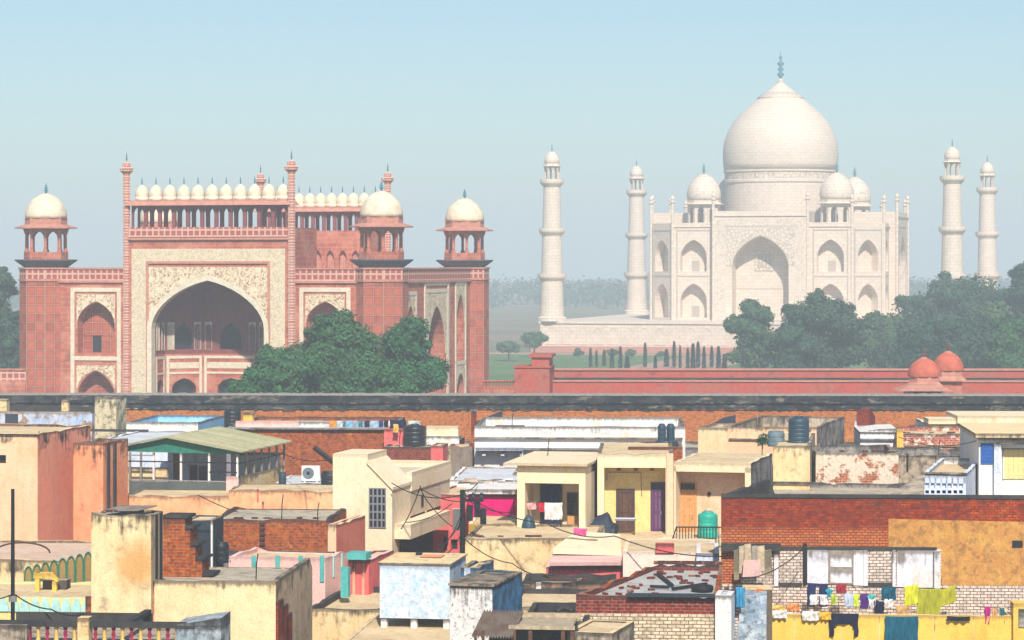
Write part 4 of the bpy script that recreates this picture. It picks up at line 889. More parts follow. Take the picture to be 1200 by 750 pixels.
# ------------------------------------------------------------------ town: far row, under the old wall
HS = 'flat roofed town houses'
f = house('ruined_house', 'roofless old house with patchy white and blue parapet left of the cream stair block', -230, 108, 176.8, 4, 482, 9, plaster('patchy_limewash', (.70,.68,.72), (.40,.52,.70), stain=(.28,.16,.08), L=.3, blot=.8, bth=.52, peel=(.40,.24,.14), peelat=.54), M_BLACKDIRT_SHADE, M_BLACKDIRT_SHADE, M_ROOFG, drop=.5, jit=.10, seed=3, group=HS)
b_ = part(f, 'parapet_post', M_CREAMO, 72, 80, .2, .6, 482, 469); part(f, 'parapet_post', M_CREAMO, -8, 8, .2, .9, 482, 468)
part(f, 'door', M_TINDK_RECESS, 6, 21, -.06, .05, 497, 485)
f = house('stair_block', 'tall cream stair block with black stains rising above the shed roofs', 111, 136, 166, 14, 465.5, -148, plaster('stained_stair_block', (.66,.58,.42), (.55,.48,.36), L=1.0, blot=.75, bth=.52), M_CAPDIRT, drop=.1, jit=.03, seed=5, group=HS)
f = house('white_house', 'low white house with a light blue side wall beyond the green shed', 148, 232, 163, 6, 494.5, -263, M_WHITEP, M_CAPDIRT, M_BLUEW, M_ROOFW, drop=.7, jit=.02, seed=7, group=HS, side=M_BLUEW)
f = house('whitewashed_house', 'house with a bluish white flat roof just left of the green shed', 100, 236, 146, 8, 519, 10.5, M_WHITEB, M_WHITEB, M_WHITEB, M_ROOFW, drop=.08, seed=8, group=HS)
part(f, 'roof_edge', M_BLACKDIRT_SHADE, 106, 172, 10.1, 10.5, 506, 503.5)
# brown brick house carrying the washing lines
f = house('brick_house', 'long brown brick house with small washing behind its pink parapet', 262, 452, 152, 3, 502, 12, M_BRICKR, M_CAPDIRT, M_BRICKR, M_ROOFG, drop=.25, jit=.03, seed=9, group=HS)
part(f, 'rear_parapet', M_PINKP, 276, 350, 3.0, 3.25, 505, 493.5); part(f, 'rear_parapet', M_WHITEP, 350, 386, 3.0, 3.25, 505, 494)
part(f, 'slab_edge', M_WHITEP, 266, 452, -.25, -.02, 503.2, 501)
m = MB().tube([f.loc(f.X(368), -.06, 0)[:2] and (f.X(368,-.06), -.06, f.Z(523)), (f.X(380,-.06), -.06, f.Z(532)), (f.X(391,-.06), -.06, f.Z(541)), (f.X(394,-.06), -.06, f.Z(556))], .11, 8); m.build('waste_pipe', M_IRON, f.t)
f2 = house('lower_brick_house', 'lower dark red brick house stepping down behind the cream tower', 449, 528, 148, 4, 523, 9, M_BRICKD, M_CAPDIRT, M_BRICKD, M_ROOFG, drop=.12, jit=.05, seed=10, group=HS)
part(f2, 'roof_room', M_ROSE, 450, 473, 2.4, 5, 525, 503)
part(f2, 'white_parapet', M_WHITEP, 500, 538, 2.2, 2.5, 524, 511); part(f2, 'white_parapet', M_CREAMC, 500, 537, 2.5, 2.9, 512, 499.5)
tank('big black box shaped water tank beside the rose roof room', 486, 521, 149.6, 27, 24, M_TANKBLK, 'black roof tanks', ribs=4)
tank('black water tank standing alone beyond the ridge of the green shed', 272.5, 503, 157, 20, 24, M_TANKBLK, 'black roof tanks')
b4 = Fr(285, 158, 6); t = b4.thing('chimney', 'short yellow chimney block right beside the far black tank', 'chimney'); e = b4.X(296)
MB().box(0, e, 0, .5, 0, b4.Z(485)).build('stack', M_YELLOWP, t); MB().box(-.06, e+.06, -.06, .56, b4.Z(485), b4.Z(483.6)).build('cap', M_CAPDIRT, t)
cols = [('orange',(.70,.28,.06)),('pale grey',(.55,.58,.62)),('slate blue',(.12,.22,.36)),('sky blue',(.22,.45,.62)),('faded blue',(.28,.40,.55)),('teal blue',(.05,.22,.32)),('dark navy',(.015,.03,.09)),('light blue',(.35,.50,.66)),('deep blue',(.03,.07,.22)),('near black',(.015,.015,.03)),('white',(.75,.74,.74))]
pxs = [386,395,402,405,414,420,427,434,444,450,455]; wds = [8,6,3,8,5,5,6,9,5,5,3]
for (nm, c), px, w_ in zip(cols, pxs, wds):
    cloth('washing', f'{nm} cloth in the small washing row on the brown brick roof', 'laundry', px, px+w_, 493, 500.8, 154.2, c, group='row of small washing on the brick roof', seed=px, fold=.03)
cable('thin line carrying the row of small washing on the brick roof', [(380,493,154.3),(462,492.6,154.3)], .012, .02, 'washing_line')
cloth('blanket', 'navy blanket thrown over the wall beside the rose roof room', 'laundry', 457, 476, 492, 504, 151, (.015,.025,.07)); cloth('sheet', 'bunched pale green sheet on the roof near the black box tank', 'laundry', 478, 493, 493, 500, 151, (.52,.62,.56), 'sari')
cloth('towel', 'small yellow towel on the rose coloured roof room', 'laundry', 461, 467, 497, 507, 149.8, (.75,.5,.12))
f = house('pink_roof_hut', 'tiny pink hut with an open doorway at the end of the brick houses', 505, 519, 143, 6, 522, 2.2, M_ROSE, drop=.05, seed=11, group=HS, holes=((510,514,539,546,.5,3),))
f = house('tin_screen', 'tall grey tin sheets leaning as a screen beside the pink hut', 528, 553, 142, 3, 521, 1.0, M_TIN, M_BRICK, drop=.05, jit=.12, seed=12, cat='screen'); part(f, 'post', M_CREAMO, 524.5, 528, .1, .4, 552, 524)
b4 = Fr(552, 165, 6); t = b4.thing('brick_pillar', 'thin brick pillar standing before the old wall beside the white parapet', 'pillar'); e = b4.X(557.5)
MB().box(0, e, 0, .35, 0, b4.Z(482)).build('shaft', M_BRICK, t); MB().box(-.05, e+.05, -.05, .4, b4.Z(482), b4.Z(480)).build('cap', M_CAPDIRT, t)
def leanto(label, pts_lo, pts_hi, Y0, Y1, mt, name='lean_to', th=.08):
    """a sloping sheet on its own low walls: front edge pts_lo (2 picture points at Y0), back edge pts_hi at Y1"""
    A, B, C_, D = at(*pts_lo[0], Y0), at(*pts_lo[1], Y0), at(*pts_hi[1], Y1), at(*pts_hi[0], Y1); o0 = A.copy()
    t = thing(name, label, 'lean-to', (o0.x, o0.y, 0)); q = [p - Vector((o0.x, o0.y, 0)) for p in (A, B, C_, D)]
    MB().hexa([tuple(p - Vector((0,0,th))) for p in q], [tuple(p) for p in q]).build('roof_sheet', mt, t)
    qi = [q[0].lerp(q[2], .04), q[1].lerp(q[3], .04), q[2].lerp(q[0], .04), q[3].lerp(q[1], .04)]
    MB().hexa([(p.x, p.y, 0) for p in qi], [tuple(p - Vector((0,0,th+.01))) for p in qi]).build('walls', M_BLACKDIRT_SHADE, t); return t
leanto('dark tin lean to rising against the old wall above the white parapet', ((556,497),(588,490)), ((560,493),(589,481)), 160, 166, M_TINDK_RECESS)
leanto('flat dark shed roof between the dark lean to and the white parapet', ((580,499),(615,499)), ((588,491),(612,491)), 158, 166, M_TINDK_RECESS)
f = house('white_terrace_house', 'long white house with a ledge line and bracketed balcony under the old wall', 556, 803, 150, 2.5, 499.5, 9, M_WHITEP, M_CAPDIRT, M_WHITEP, M_ROOFG, drop=.6, jit=.03, seed=13, group=HS)
part(f, 'ledge', M_CAPDIRT, 556, 800, -.22, -.01, 514.5, 512.8); part(f, 'lower_ledge', M_WHITEP, 558, 797, -.5, -.02, 527.5, 525.2)
o = part(f, 'balcony_slab', M_WHITEB, 557, 612, -.95, -.04, 528.2, 525)
for px in (565, 587, 609): part(f, 'bracket', M_WHITEB, px, px+4, -.7, -.03, 534, 528)
tk = 'twin slim tanks on the brick rimmed roof'
tank('left one of the twin slim dark tanks on the brick rim roof', 775.6, 520.5, 129, 9.8, 24, M_TANKBLU, tk, ribs=4, lidr=.6); tank('right one of the twin slim dark tanks on the brick rim roof', 785.8, 520.5, 129.3, 9.8, 24, M_TANKBLU, tk, ribs=4, lidr=.6)
f = house('cream_cottage', 'narrow cream house whose roof edge is lowest beside the peach house', 818, 853, 150, 15, 501, 5, M_CREAMP, M_CAPDIRT, M_PEACH, M_ROOFG, drop=.2, jit=.03, seed=14, group=HS)
leanto('black slanted sheet standing in for a dark inner parapet face between the white parapet and the peach house', ((828,501),(862,499)), ((846,490),(862,486)), 154, 163, M_TINDK_RECESS)  # dark sheet added in place of a parapet's inner face
f = house('peach_house', 'peach house with an open topped parapet and a grey rubble side wall', 852, 957, 145, 15, 500, 11, M_PEACH, M_CAPDIRT, M_STAINED, M_ROOFG, drop=1.0, jit=.03, seed=15, group=HS, side=M_GREYST)
part(f, 'ledge', M_PEACH, 854, 896, -.14, -.01, 515.5, 513.8)
f = house('cream_tank_block', 'square cream block with flaking plaster that carries the biggest black tank', 906, 949, 133.5, 8, 522, -958, M_CREAMO, M_CAPDIRT, drop=.05, jit=.05, seed=16, group=HS, side=M_STAINED)
part(f, 'ledge', M_STAINED, 905, 951, -.12, -.01, 567.5, 564.5)
tank('biggest black ribbed water tank on the flaking cream block', 936, 521, 136.2, 24.5, 33.5, M_TANKBLU, 'black roof tanks', ribs=6)
tank('squat grey tank just left of the biggest black tank', 909.5, 523, 136.8, 20, 18, M_TANKGRY, ribs=3, lidr=.8)
P_ = at(894, 524, 138); t = thing('roof_plant', 'green bushy plant growing on the roof beside the squat grey tank', 'plant', tuple(P_))
vs, fs = leaves([(0,0,.45,.3,.25,.32),(.15,.05,.3,.25,.2,.2),(-.12,0,.3,.2,.2,.22)], 420, .075, 41); mb = MB(); mb.v = vs; mb.f = fs; mb.m = [0]*len(fs); mb.build('leaves', M_LEAF, t); MB().tube([(0,0,-.1),(0,0,.4)], .02, 5).build('stem', M_BARK, t)
f = house('peeled_brick_wall', 'broad wall of peeling pale plaster over red brick behind the dark brick house', 956, 1053, 136, 3, 530, 6, M_BRICKPEEL, M_CAPDIRT, M_GREYST, M_ROOFG, drop=.9, jit=.06, seed=17, group=HS, holes=())
f = house('grey_plaster_wall', 'lower grey brown wall continuing right of the peeled brick wall', 1053, 1152, 138, 3, 533, 6, plaster('brown_flaking_wall', (.50,.42,.33), (.40,.33,.27), L=.5, blot=.75, bth=.5, peel=(.34,.16,.1), peelat=.6), M_CAPDIRT, M_GREYST, M_ROOFG, drop=.9, jit=.06, seed=18, group=HS)
part(f, 'drain_pipe', M_IRON, 1062.5, 1064.5, -.08, .0, 552, 532)
b4 = Fr(1004, 165, 14); t = b4.thing('brick_stub', 'broken brick stair stub leaning against the old wall right of the peach house', 'ruin'); e = b4.X(1019)
MB().add([(0,0,0),(e,0,0),(e,0,b4.Z(480)),(0,0,b4.Z(482.5)),(0,3.2,0),(e,3.2,0),(e,3.2,b4.Z(492)),(e*.3,1.0,b4.Z(479)),(e,.9,b4.Z(478.5))], [(0,1,2,3),(1,5,6,8,2),(3,2,8,7),(0,3,7,4),(7,8,6,4)]).build('wall', M_BRICK, t); MB().box(-.12, .0, -.05, .5, 0, b4.Z(490)).build('edge', M_WHITEP, t)
f = house('white_barrel_house', 'small bright white house with a rounded cornice next to the broken brick stub', 1008, 1054, 152, 4, 506, 6, M_WHITEP, M_WHITEP, drop=.05, seed=19, group=HS)
m = MB(); x0, x1 = -.02, f.x1; m.yprism([(x0,f.zt-.02),(x1+.02,f.zt-.02),(x1-.2,f.zt+.20),(x0+1.1,f.zt+.17),(x0+.35,f.zt+.05)], -.1, 4, 0); m.build('cornice', M_WHITEP, f.t)
part(f, 'ledge', M_WHITEB, 1008, 1054, -.18, -.01, 516, 514)
f = house('patchy_brick_house', 'red brick house with white patches and a yellow corner post', 1053, 1152, 150, 2, 508, 7, M_BRICKWP, M_CAPDIRT, drop=.3, jit=.05, seed=20, group=HS)
part(f, 'corner_post', M_YELLOWP, 1051, 1058.5, -.12, .3, 531, 503.5); part(f, 'ledge', M_CREAMP, 1060, 1148, -.1, -.01, 523.5, 521.8)
f = house('cream_slab_house', 'cream house with a thick projecting roof slab under the old wall at the right', 1086, 1240, 173, 2, 496.5, 6, M_WHITEP, M_CREAMC, drop=.05, seed=21, group=HS)
part(f, 'roof_slab', M_CREAMC, 1122, 1240, -.9, 5, 496.6, 487.5); part(f, 'lower_slab', M_CREAMC, 1088, 1122, -.6, 2, 497, 491)
part(f, 'yellow_wall', M_YELLOWP, 1086, 1122, -.2, -.01, 509, 497.5); part(f, 'blue_door', M_BLUEPAINT, 1123, 1130, -.15, -.01, 508, 498); part(f, 'window', M_GLASS, 1157, 1165, -.08, -.01, 504, 498.5)
tank('small dark drum on the roof edge left of the cream slab house', 1075, 508, 160, 22, 10, M_TANKBLK, 'black roof tanks', ribs=2)
f = house('blue_shutter_house', 'white house at the right edge with a blue shutter and a yellow door', 1147, 1260, 127, 4, 512.5, 9, M_WHITEP, M_CAPDIRT, drop=.04, seed=22, group=HS, holes=((1174,1207,525,584,.5,0),))
part(f, 'roof_slab', M_CREAMP, 1143, 1262, -.55, 8, 513, 508.2); part(f, 'cornice', M_STAINED, 1168, 1262, -.3, -.02, 521, 518.8)
o = part(f, 'pillar', M_WHITEB, 1165, 1173, -.28, -.02, 583, 520)
m = MB(); bxp(f, m, 1149.5, 1163.5, -.07, -.01, 543.5, 519.5); sh = m.build('shutter', M_BLUEPAINT, f.t)
m = MB()
for i in range(5): bxp(f, m, 1151, 1162, -.09, -.07, 541-i*4.4, 539.6-i*4.4)
m.build('louvre_rails', M_BLUEPAINT, sh)
door(f, 1175, 1206, 525, 561, .46, M_DOORYEL, M_WHITEP, planks=5)
# ------------------------------------------------------------------ town: middle row
f = house('salmon_house', 'large salmon house with a pale front and black mould along its roof edge', -150, 44, 127, 12, 506.5, -106, M_PEACH, M_CREAMP, M_SALMON, M_ROOF, drop=.12, seed=23, group=HS, side=M_SALMON, holes=((-12,7,533,543,.3,3),(13,16.3,573,648,.3,3)))
part(f, 'roof_ledge', M_CREAMC, -149, 45, -.18, -.01, 507.5, 504)
f3 = house('salmon_annex', 'lower orange salmon annex with black drips joined to the salmon house', 86, 121, 127, 12, 519, -150, M_ORANGEP, M_CAPDIRT, M_ORANGEP, M_ROOFG, drop=.3, jit=.04, seed=24, group=HS)
m = MB(); fr_ = f3
for px in (125, 132.5): y_ = f3.D(px, f3.x1); m = MB().box(f3.x1, f3.x1+.1, y_, y_+.22, 0, f3.zt-.05); m.build('drain_pipe', M_BLACKDIRT_SHADE, f3.t)
# green roofed shed
S = Fr(132, 136, 13)
t = S.thing('green_shed', 'glazed rooftop shed with an olive tin roof and dark green gable', 'shed'); xw = S.X(279); Dp = S.D(333, xw); ze_ = S.Z(525, xw/2); zp = S.Z(511.5, xw/2); zf_ = S.Z(579, xw/2)
m = MB().box(0, xw, 0, Dp, 0, zf_).build('base', M_PEACH, t)
xm = S.X(197); k = .35
ro = MB(); n = 26
for (xa, za, xb, zb) in ((-k, ze_-.06, xm, zp), (xm, zp, xw+k, ze_-.12)):
    ro.hexa([(xa,-k,za-.05),(xb,-k,zb-.05),(xb,Dp+k,zb-.05),(xa,Dp+k,za-.05)], [(xa,-k,za),(xb,-k,zb),(xb,Dp+k,zb),(xa,Dp+k,za)])
    for i in range(n):
        y = -k + (Dp+2*k)*(i+.5)/n; ro.hexa([(xa,y-.07,za+.002),(xb,y-.07,zb+.002),(xb,y+.07,zb+.002),(xa,y+.07,za+.002)], [(xa,y-.03,za+.05),(xb,y-.03,zb+.05),(xb,y+.03,zb+.05),(xa,y+.03,za+.05)])
ro.build('roof', M_GREENROOF, t)
MB().yprism([(.0,ze_-.22),(xw,ze_-.26),(xw,ze_-.14),(xm,zp-.07),(0,ze_-.1)], .02, .06).build('gable', M_GREENP, t)
for px in (137,152,165,180,212,245,278): x = S.X(px); MB().box(x-.05, x+.05, -.02, .08, zf_, ze_-.25).build('post', M_WHITEP if px in (180,212,245,278) else M_WOODGREY, t)
for i in range(1, 7): y = Dp*i/6; MB().box(xw-.05, xw+.05, y-.05, y+.05, zf_, ze_-.2).build('post', M_WOODGREY, t)
for px0_, px1_, py, mt in ((130,278,562,M_WHITEP),(150,278,540,M_IRON),(245,278,551,M_IRON),(130,180,533,M_WOODGREY)): xa, xb = S.X(px0_), S.X(px1_); MB().box(xa, xb, -.03, .05, S.Z(py)-.03, S.Z(py)+.03).build('rail', mt, t)
for zq in (541, 556): MB().box(xw-.04, xw+.04, 0, Dp, S.Z(zq)-.025, S.Z(zq)+.025).build('rail', M_IRON, t)
MB().box(S.X(152), xw-.06, -.05, -.02, zf_, S.Z(563)).build('mesh_panel', M_WIREMESH, t); MB().box(xw+.02, xw+.06, .2, Dp, zf_, S.Z(556)).build('side_panel', M_CREAMO, t); MB().box(S.X(266), xw-.02, -.12, .2, zf_-.1, S.Z(556)).build('corner_pier', M_PINKP, t)
MB().box(.2, xw*.52, Dp-.08, Dp, zf_, S.Z(534)).build('back_panel', M_WHITEB, t); MB().box(xw*.56, xw-.2, Dp-.08, Dp, zf_, S.Z(540)).build('back_panel', M_WHITEB, t); MB().box(.1, 2.6, 1.0, 1.15, zf_, S.Z(549)).build('inner_screen', M_CREAMO, t)
for px_, w_, mt, h_, lb in ((203,10,M_WOODBR,532,'tall brown plank board standing inside the green shed'),(222,9,M_BRICK,545,'short reddish board inside the green shed'),(233,9,M_ORANGEP,546,'orange board leaning inside the green shed'),(183,6,M_WOODBR,552,'narrow dark board inside the green shed behind the white post')):
    q = Fr(px_, 138.5, 12); o = MB().box(0, q.X(px_+w_), 0, .06, zf_+.0, q.Z(h_)).build('board', mt, None, q.loc(), -q.a); tag(o, lb, 'board')
# ac unit and things by the brick house
f = Fr(353.5, 137, 4); z0 = f.Z(565); w_, h_ = f.X(374.5), f.Z(546)-f.Z(565)
t = f.thing('air_conditioner', 'white air conditioner outdoor unit with a round fan on a roof ledge', 'air conditioner', z=z0)
MB().box(0, w_, 0, .35, .06, h_).box(.1, .2, .03, .3, 0, .06).box(w_-.2, w_-.1, .03, .3, 0, .06).build('casing', M_ACWHITE, t)
fx, fz, r_ = w_*.37, h_*.55, h_*.36
fan = MB(); fan.add([(fx+r_*math.cos(2*math.pi*i/24), -.012, fz+r_*math.sin(2*math.pi*i/24)) for i in range(24)] + [(fx+r_*math.cos(2*math.pi*i/24), .01, fz+r_*math.sin(2*math.pi*i/24)) for i in range(24)], [tuple(range(24))] + [(i, 24+i, 24+(i+1) % 24, (i+1) % 24) for i in range(24)])
fo = fan.build('fan', M_TANKGRY, t); MB().box(fx-r_*.25, fx+r_*.25, -.03, -.013, fz-r_*.25, fz+r_*.25).build('hub', M_IRON, fo)
gq = MB()
for q in (.45, .72, .98):
    gq.tube([(fx+r_*q*math.cos(2*math.pi*i/16), -.02, fz+r_*q*math.sin(2*math.pi*i/16)) for i in range(17)], .012, 4)
gq.build('guard', M_STEEL, fo)
tank('wide blue black tank lying low beside the air conditioner', 387, 576, 135, 22, 24, M_TANKBLK, 'black roof tanks', ribs=3, lidr=.8); tank('dark slim drum by the corner of the green shed', 331, 576, 135, 9, 23, M_TANKBLU, ribs=3, lidr=.8)
f = house('ledge_house', 'low whitewashed roof ledge under the air conditioner', 322, 398, 136, 4, 566, 5, M_WHITEP, M_WHITEP, roof=M_ROOFW, drop=.05, seed=25, group=HS, base=0)
MPW = plaster('patchy_peach', (.80,.55,.36), (.72,.40,.25), stain=(.22,.10,.07), L=.5, blot=.4, bth=.56)
house('peach_low_house', 'lowest peach wall right under the wire mesh of the green shed', 150, 270, 131.5, 3, 580.5, 3.6, MPW, M_CAPDIRT, M_PEACH, M_ROOF, drop=.04, jit=.04, seed=27, group=HS)
f = house('peach_wall_house', 'peach walled house with two rusty pipes left of the cream tower', 268, 398, 131, 3, 574, 3.6, MPW, M_CAPDIRT, M_PEACH, M_ROOF, drop=.04, jit=.04, seed=26, group=HS)
part(f, 'rust_pipe', M_ROSE, 301, 303, -.05, -.0, 588, 573); part(f, 'rust_pipe', M_ROSE, 307, 309, -.05, -.0, 612, 588)
# cream stair tower
T = Fr(390, 118, 13); t = T.thing('cream_tower', 'tall clean cream house with a sloping stair roof and a barred window', 'house', HS); T.t = t
xr_ = T.X(459.5); q = lambda px, py: (T.X(px), T.Z(py, T.X(px)))
out = [(0,0),(xr_,0),q(459.5,572.5),q(431,541),(T.X(431),T.Z(531.5)),(0,T.Z(531.5))]
m = MB(); m.yprism(out, 0, 3.1); m.build('stair_head', M_TOWER, t, org=(0,0,T.Z(531)))
MB().hexa([(xr_+.06,-.1,T.Z(573,xr_)-.05),(xr_+.06,3.2,T.Z(573,xr_)-.05),(T.X(431)-.02,3.2,T.Z(541.5)-.02),(T.X(431)-.02,-.1,T.Z(541.5)-.02)], [(xr_+.06,-.1,T.Z(573,xr_)+.08),(xr_+.06,3.2,T.Z(573,xr_)+.08),(T.X(431)-.02,3.2,T.Z(541.5)+.12),(T.X(431)-.02,-.1,T.Z(541.5)+.12)]).build('sloping_roof', M_TOWER, t)
m = MB(); y0_ = 3.1; y1_ = T.D(527, xr_); zs_ = T.Z(560, xr_, y0_)
M_TOWERSIDE = plaster('shaded_cream_side', (.62,.54,.43), (.56,.48,.38), L=.3, amt=.5, blot=.3)  # darker copy of the tower plaster, side shade put into the colour
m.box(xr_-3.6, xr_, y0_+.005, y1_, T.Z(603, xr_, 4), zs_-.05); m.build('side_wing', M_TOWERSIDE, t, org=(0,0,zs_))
MB().box(xr_-.2, xr_+.06, y0_+.01, y1_+.1, zs_-.6, zs_+.25).box(xr_-3.6, xr_-.2, y1_-.2, y1_+.1, zs_-.6, zs_+.25).build('wing_parapet', M_TOWER, t)
MB().box(xr_-3.6, xr_-1.2, y0_+.1, y1_-.1, 0, T.Z(603, xr_, 4)-.01).build('ground_floor', M_TOWERSIDE, t)
zb0, zb1 = T.Z(630, xr_, 1), T.Z(613, xr_, 1); yb1 = T.D(510, xr_)
MB().box(xr_-.1, xr_+.75, .4, yb1, zb0, zb1).build('balcony_band', M_TOWER, t)
MB().box(xr_+.01, xr_+.05, 1.2, yb1-.6, zb0-1.5, zb0-.05).build('shopfront', M_TINDK_RECESS, t)
for yy in (3.6, 5.2): MB().box(xr_-1.2, xr_-1.12, yy, yy+1.0, T.Z(642, xr_, yy), T.Z(624, xr_, yy)).build('window', M_GLASS, t)
MB().box(xr_+.0, xr_+.03, 5.0, 5.35, zs_-1.5, zs_-.95).build('vent', M_VOID, t)
wn_ = window(T, 432.5, 452.5, 571.5, 618.5, 0, 4, 5, M_STEEL, M_GLASS, fw=.05, bar=.07)
T.base = 0
# magenta house and white ruin behind
f = house('white_ruin', 'low white roof heaped with broken debris behind the magenta wall', 527, 612, 131, 4, 561, 8, M_WHITEP, M_WHITEP, M_CREAMP, M_ROOFW, drop=.1, jit=.06, seed=28, group=HS)
f = house('magenta_house', 'bright magenta house between the cream tower and the cream portico', 549, 610, 123, 5, 578.5, 6, M_MAGENTA, M_WHITEP, M_MAGENTA, M_ROOFW, drop=.1, jit=.03, seed=29, group=HS)
part(f, 'roof_slab', M_WHITEP, 545, 610, -.3, 3, 579, 573.5)
f = house('rose_house', 'narrow rose red house squeezed right behind the cream tower', 500, 552, 126, 13, 579, 7, M_ROSE, M_PINKP, M_ROSE, M_ROOF, drop=.1, seed=30, group=HS, holes=((519,524,628,645,.3,3),(528,536,632,644,.3,3)))
rr = random.Random(4)
for i in range(9):
    px, py = rr.uniform(540, 602), rr.uniform(564, 571); p = at(px, py, rr.uniform(124.5, 128)); s_ = rr.uniform(.15, .42)
    mt, nm = ((M_TINDK_RECESS,'dark tin scrap'),(M_GREYST,'grey rubble lump'),(M_WHITEP,'white plaster chunk'),(M_PLANK,'broken plank'))[i % 4]
    o = MB().hexa([(-s_,-.1,0),(s_,-.12,.02),(s_*.9,.15,0),(-s_*.8,.1,0)], [(-s_*.7,-.08,s_*.35),(s_*.8,-.1,s_*.25),(s_*.7,.1,s_*.5),(-s_*.6,.08,s_*.4)]).build('debris_chunk', mt, None, (p.x, p.y, f.zt*0 + p.z)); tag(o, f'{nm} in the heap of debris above the magenta wall', 'debris', 'debris above the magenta wall')
f = house('ochre_shop', 'low dark fronted shop with a yellow pier below the magenta wall', 549, 610, 118, 4, 613, 3.5, M_YELLOWP, M_CREAMC, drop=.05, seed=31, group=HS, holes=((558,596,616,634,1.2,3),))
# ------------------------------------------------------------------ town: cream portico and its verandah
f = house('cream_portico_house', 'cream house with an open portico where pink and white washing hangs', 606, 686, 117, 11, 545, -704, M_CREAMC, M_CREAMC, M_CREAMC, M_ROOFG, drop=.04, seed=32, group=HS, holes=((615,678.5,566,628,2.0,0),), side=M_CREAMC)
part(f, 'roof_slab', M_CREAMC, 590, 688, -.35, 7.2, 546, 543.2)
door(f, 633, 659, 566, 628, 1.96, plain('indigo_curtain', (.02,.025,.12), .9, .3, 6), M_WOODBR)
window(f, 664.5, 677, 577, 603, 1.96, 2, 2, M_WOODBR); part(f, 'cupboard', M_WOODOR, 665, 678, 1.5, 1.95, 628, 605)
m = MB()
for i in range(7): x = f.X(633+i*4, .3); m.box(x-.015, x+.015, .3, .33, f.Z(628, x, .3), f.Z(611, x, .3))
xa, xb = f.X(632, .3), f.X(660, .3); m.box(xa, xb, .29, .34, f.Z(611)-.02, f.Z(611)+.03); m.build('grille', M_IRON, f.t)
rm = 'washing in the cream portico'
cloth('towel', 'pale pink towel hanging in the cream portico', 'laundry', 617.5, 628.5, 588, 597, 117.4, (.78,.42,.42), group=rm); cloth('shirt', 'small red shirt hanging in the cream portico', 'laundry', 628.5, 642, 589, 600, 117.4, (.62,.03,.06), 'short_shirt', group=rm); cloth('towel', 'white towel with long folds hanging in the cream portico', 'laundry', 638, 659, 589, 609, 117.2, (.78,.72,.68), group=rm)
cable('clothes line across the cream portico', [(614,588,117.4),(662,589,117.2)], .012, .02, 'washing_line')
p = at(619.5, 629.4, 116.6); t = thing('scooter', 'dark covered scooter parked at the edge of the cream portico', 'scooter', tuple(p))
vs, fs = leaves([(0,0,.5,.24,.4,.3)], 1, .1, 1)
MB().lathe(0, 0, [(.3,.02),(.34,.25),(.30,.55),(.22,.8),(.08,.98),(.02,1.0)], 14).build('cover', M_TANKBLU, t, smooth=True); MB().tube([(0,.02,0),(.02,.02,0)], .22, 14).build('wheel', M_IRON, t, (.1,-.3,.22))
V = house('verandah_house', 'cream verandah house with a purple door and a dark shuttered window', 700, 789, 118, 3, 531.5, 7.5, M_CREAMC, M_CAPDIRT, M_CREAMC, M_ROOF, drop=.05, seed=33, group=HS, holes=((708,780,548,632,1.3,0),), side=M_TINDK_RECESS)
VP = house('pink_verandah_house', 'shell pink verandah house with an orange door and a rubble side wall', 789.5, 880, 118.4, 14, 541.5, -905, M_CREAMC, M_CREAMC, M_CREAMC, M_ROOF, drop=.04, seed=133, group=HS, holes=((792,873,546.5,645,1.3,0),), side=M_GREYST)
part(V, 'bay_wall', M_YELLOWV, 705, 784, 1.24, 1.32, 640, 548); part(VP, 'bay_wall', M_PINKV, 790.5, 875, 1.24, 1.32, 650, 546)
part(V, 'pillar', M_PINKV, 781, 789, -.12, -.01, 634, 531.5)
part(V, 'rear_parapet', M_BRICKR, 736, 800, 3.0, 3.4, 533, 524); part(V, 'roof_curb', M_TINDK_RECESS, 740, 788, 6.4, 6.8, 530, 526)
for px in (725, 745, 764, 812, 830, 849): part(V if px < 789 else VP, 'bracket', M_WOODBR, px-2.5, px+2.5, .5, 1.24, 551.5, 548.6)
M_SHUT = plain('dark_shutter', (.07,.04,.035), .8, .3, 6); w1 = window(V, 722, 744, 573, 627, 1.24, 3, 2, M_SHUT, M_WOODBR, fw=.16, bar=.05)
door(V, 762.5, 779.5, 565, 627, 1.24, M_PURPLE, M_PURPLE, transom=.28, label='purple door with a patterned transom'); door(VP, 794, 816.5, 564, 632, 1.24, M_WOODOR, M_WOODOR, transom=.3, label='orange wooden door with a dark transom')
m = MB().tube([(V.X(711,1.2),1.2,V.Z(565)),(V.X(712,1.2),1.2,V.Z(556)),(V.X(751,1.2),1.2,V.Z(556)),(V.X(752,1.2),1.2,V.Z(584))], .018, 5); m.build('conduit', M_WOODGREY, V.t)
MB().lathe(VP.X(831,1.2), 1.2, [(.05,VP.Z(583)),(.09,VP.Z(581)),(.02,VP.Z(578))], 8).build('wall_lamp', M_IRON, VP.t)
f = house('brick_rim_roof', 'low brick rimmed roof that carries the twin slim tanks', 737, 800, 126, 3, 524.5, 5, M_BRICKR, M_CAPDIRT, drop=.2, jit=.04, seed=34, group=HS); part(f, 'tank_plinth', M_TINDK_RECESS, 768, 794, 1.5, 4, 524, 520.4)
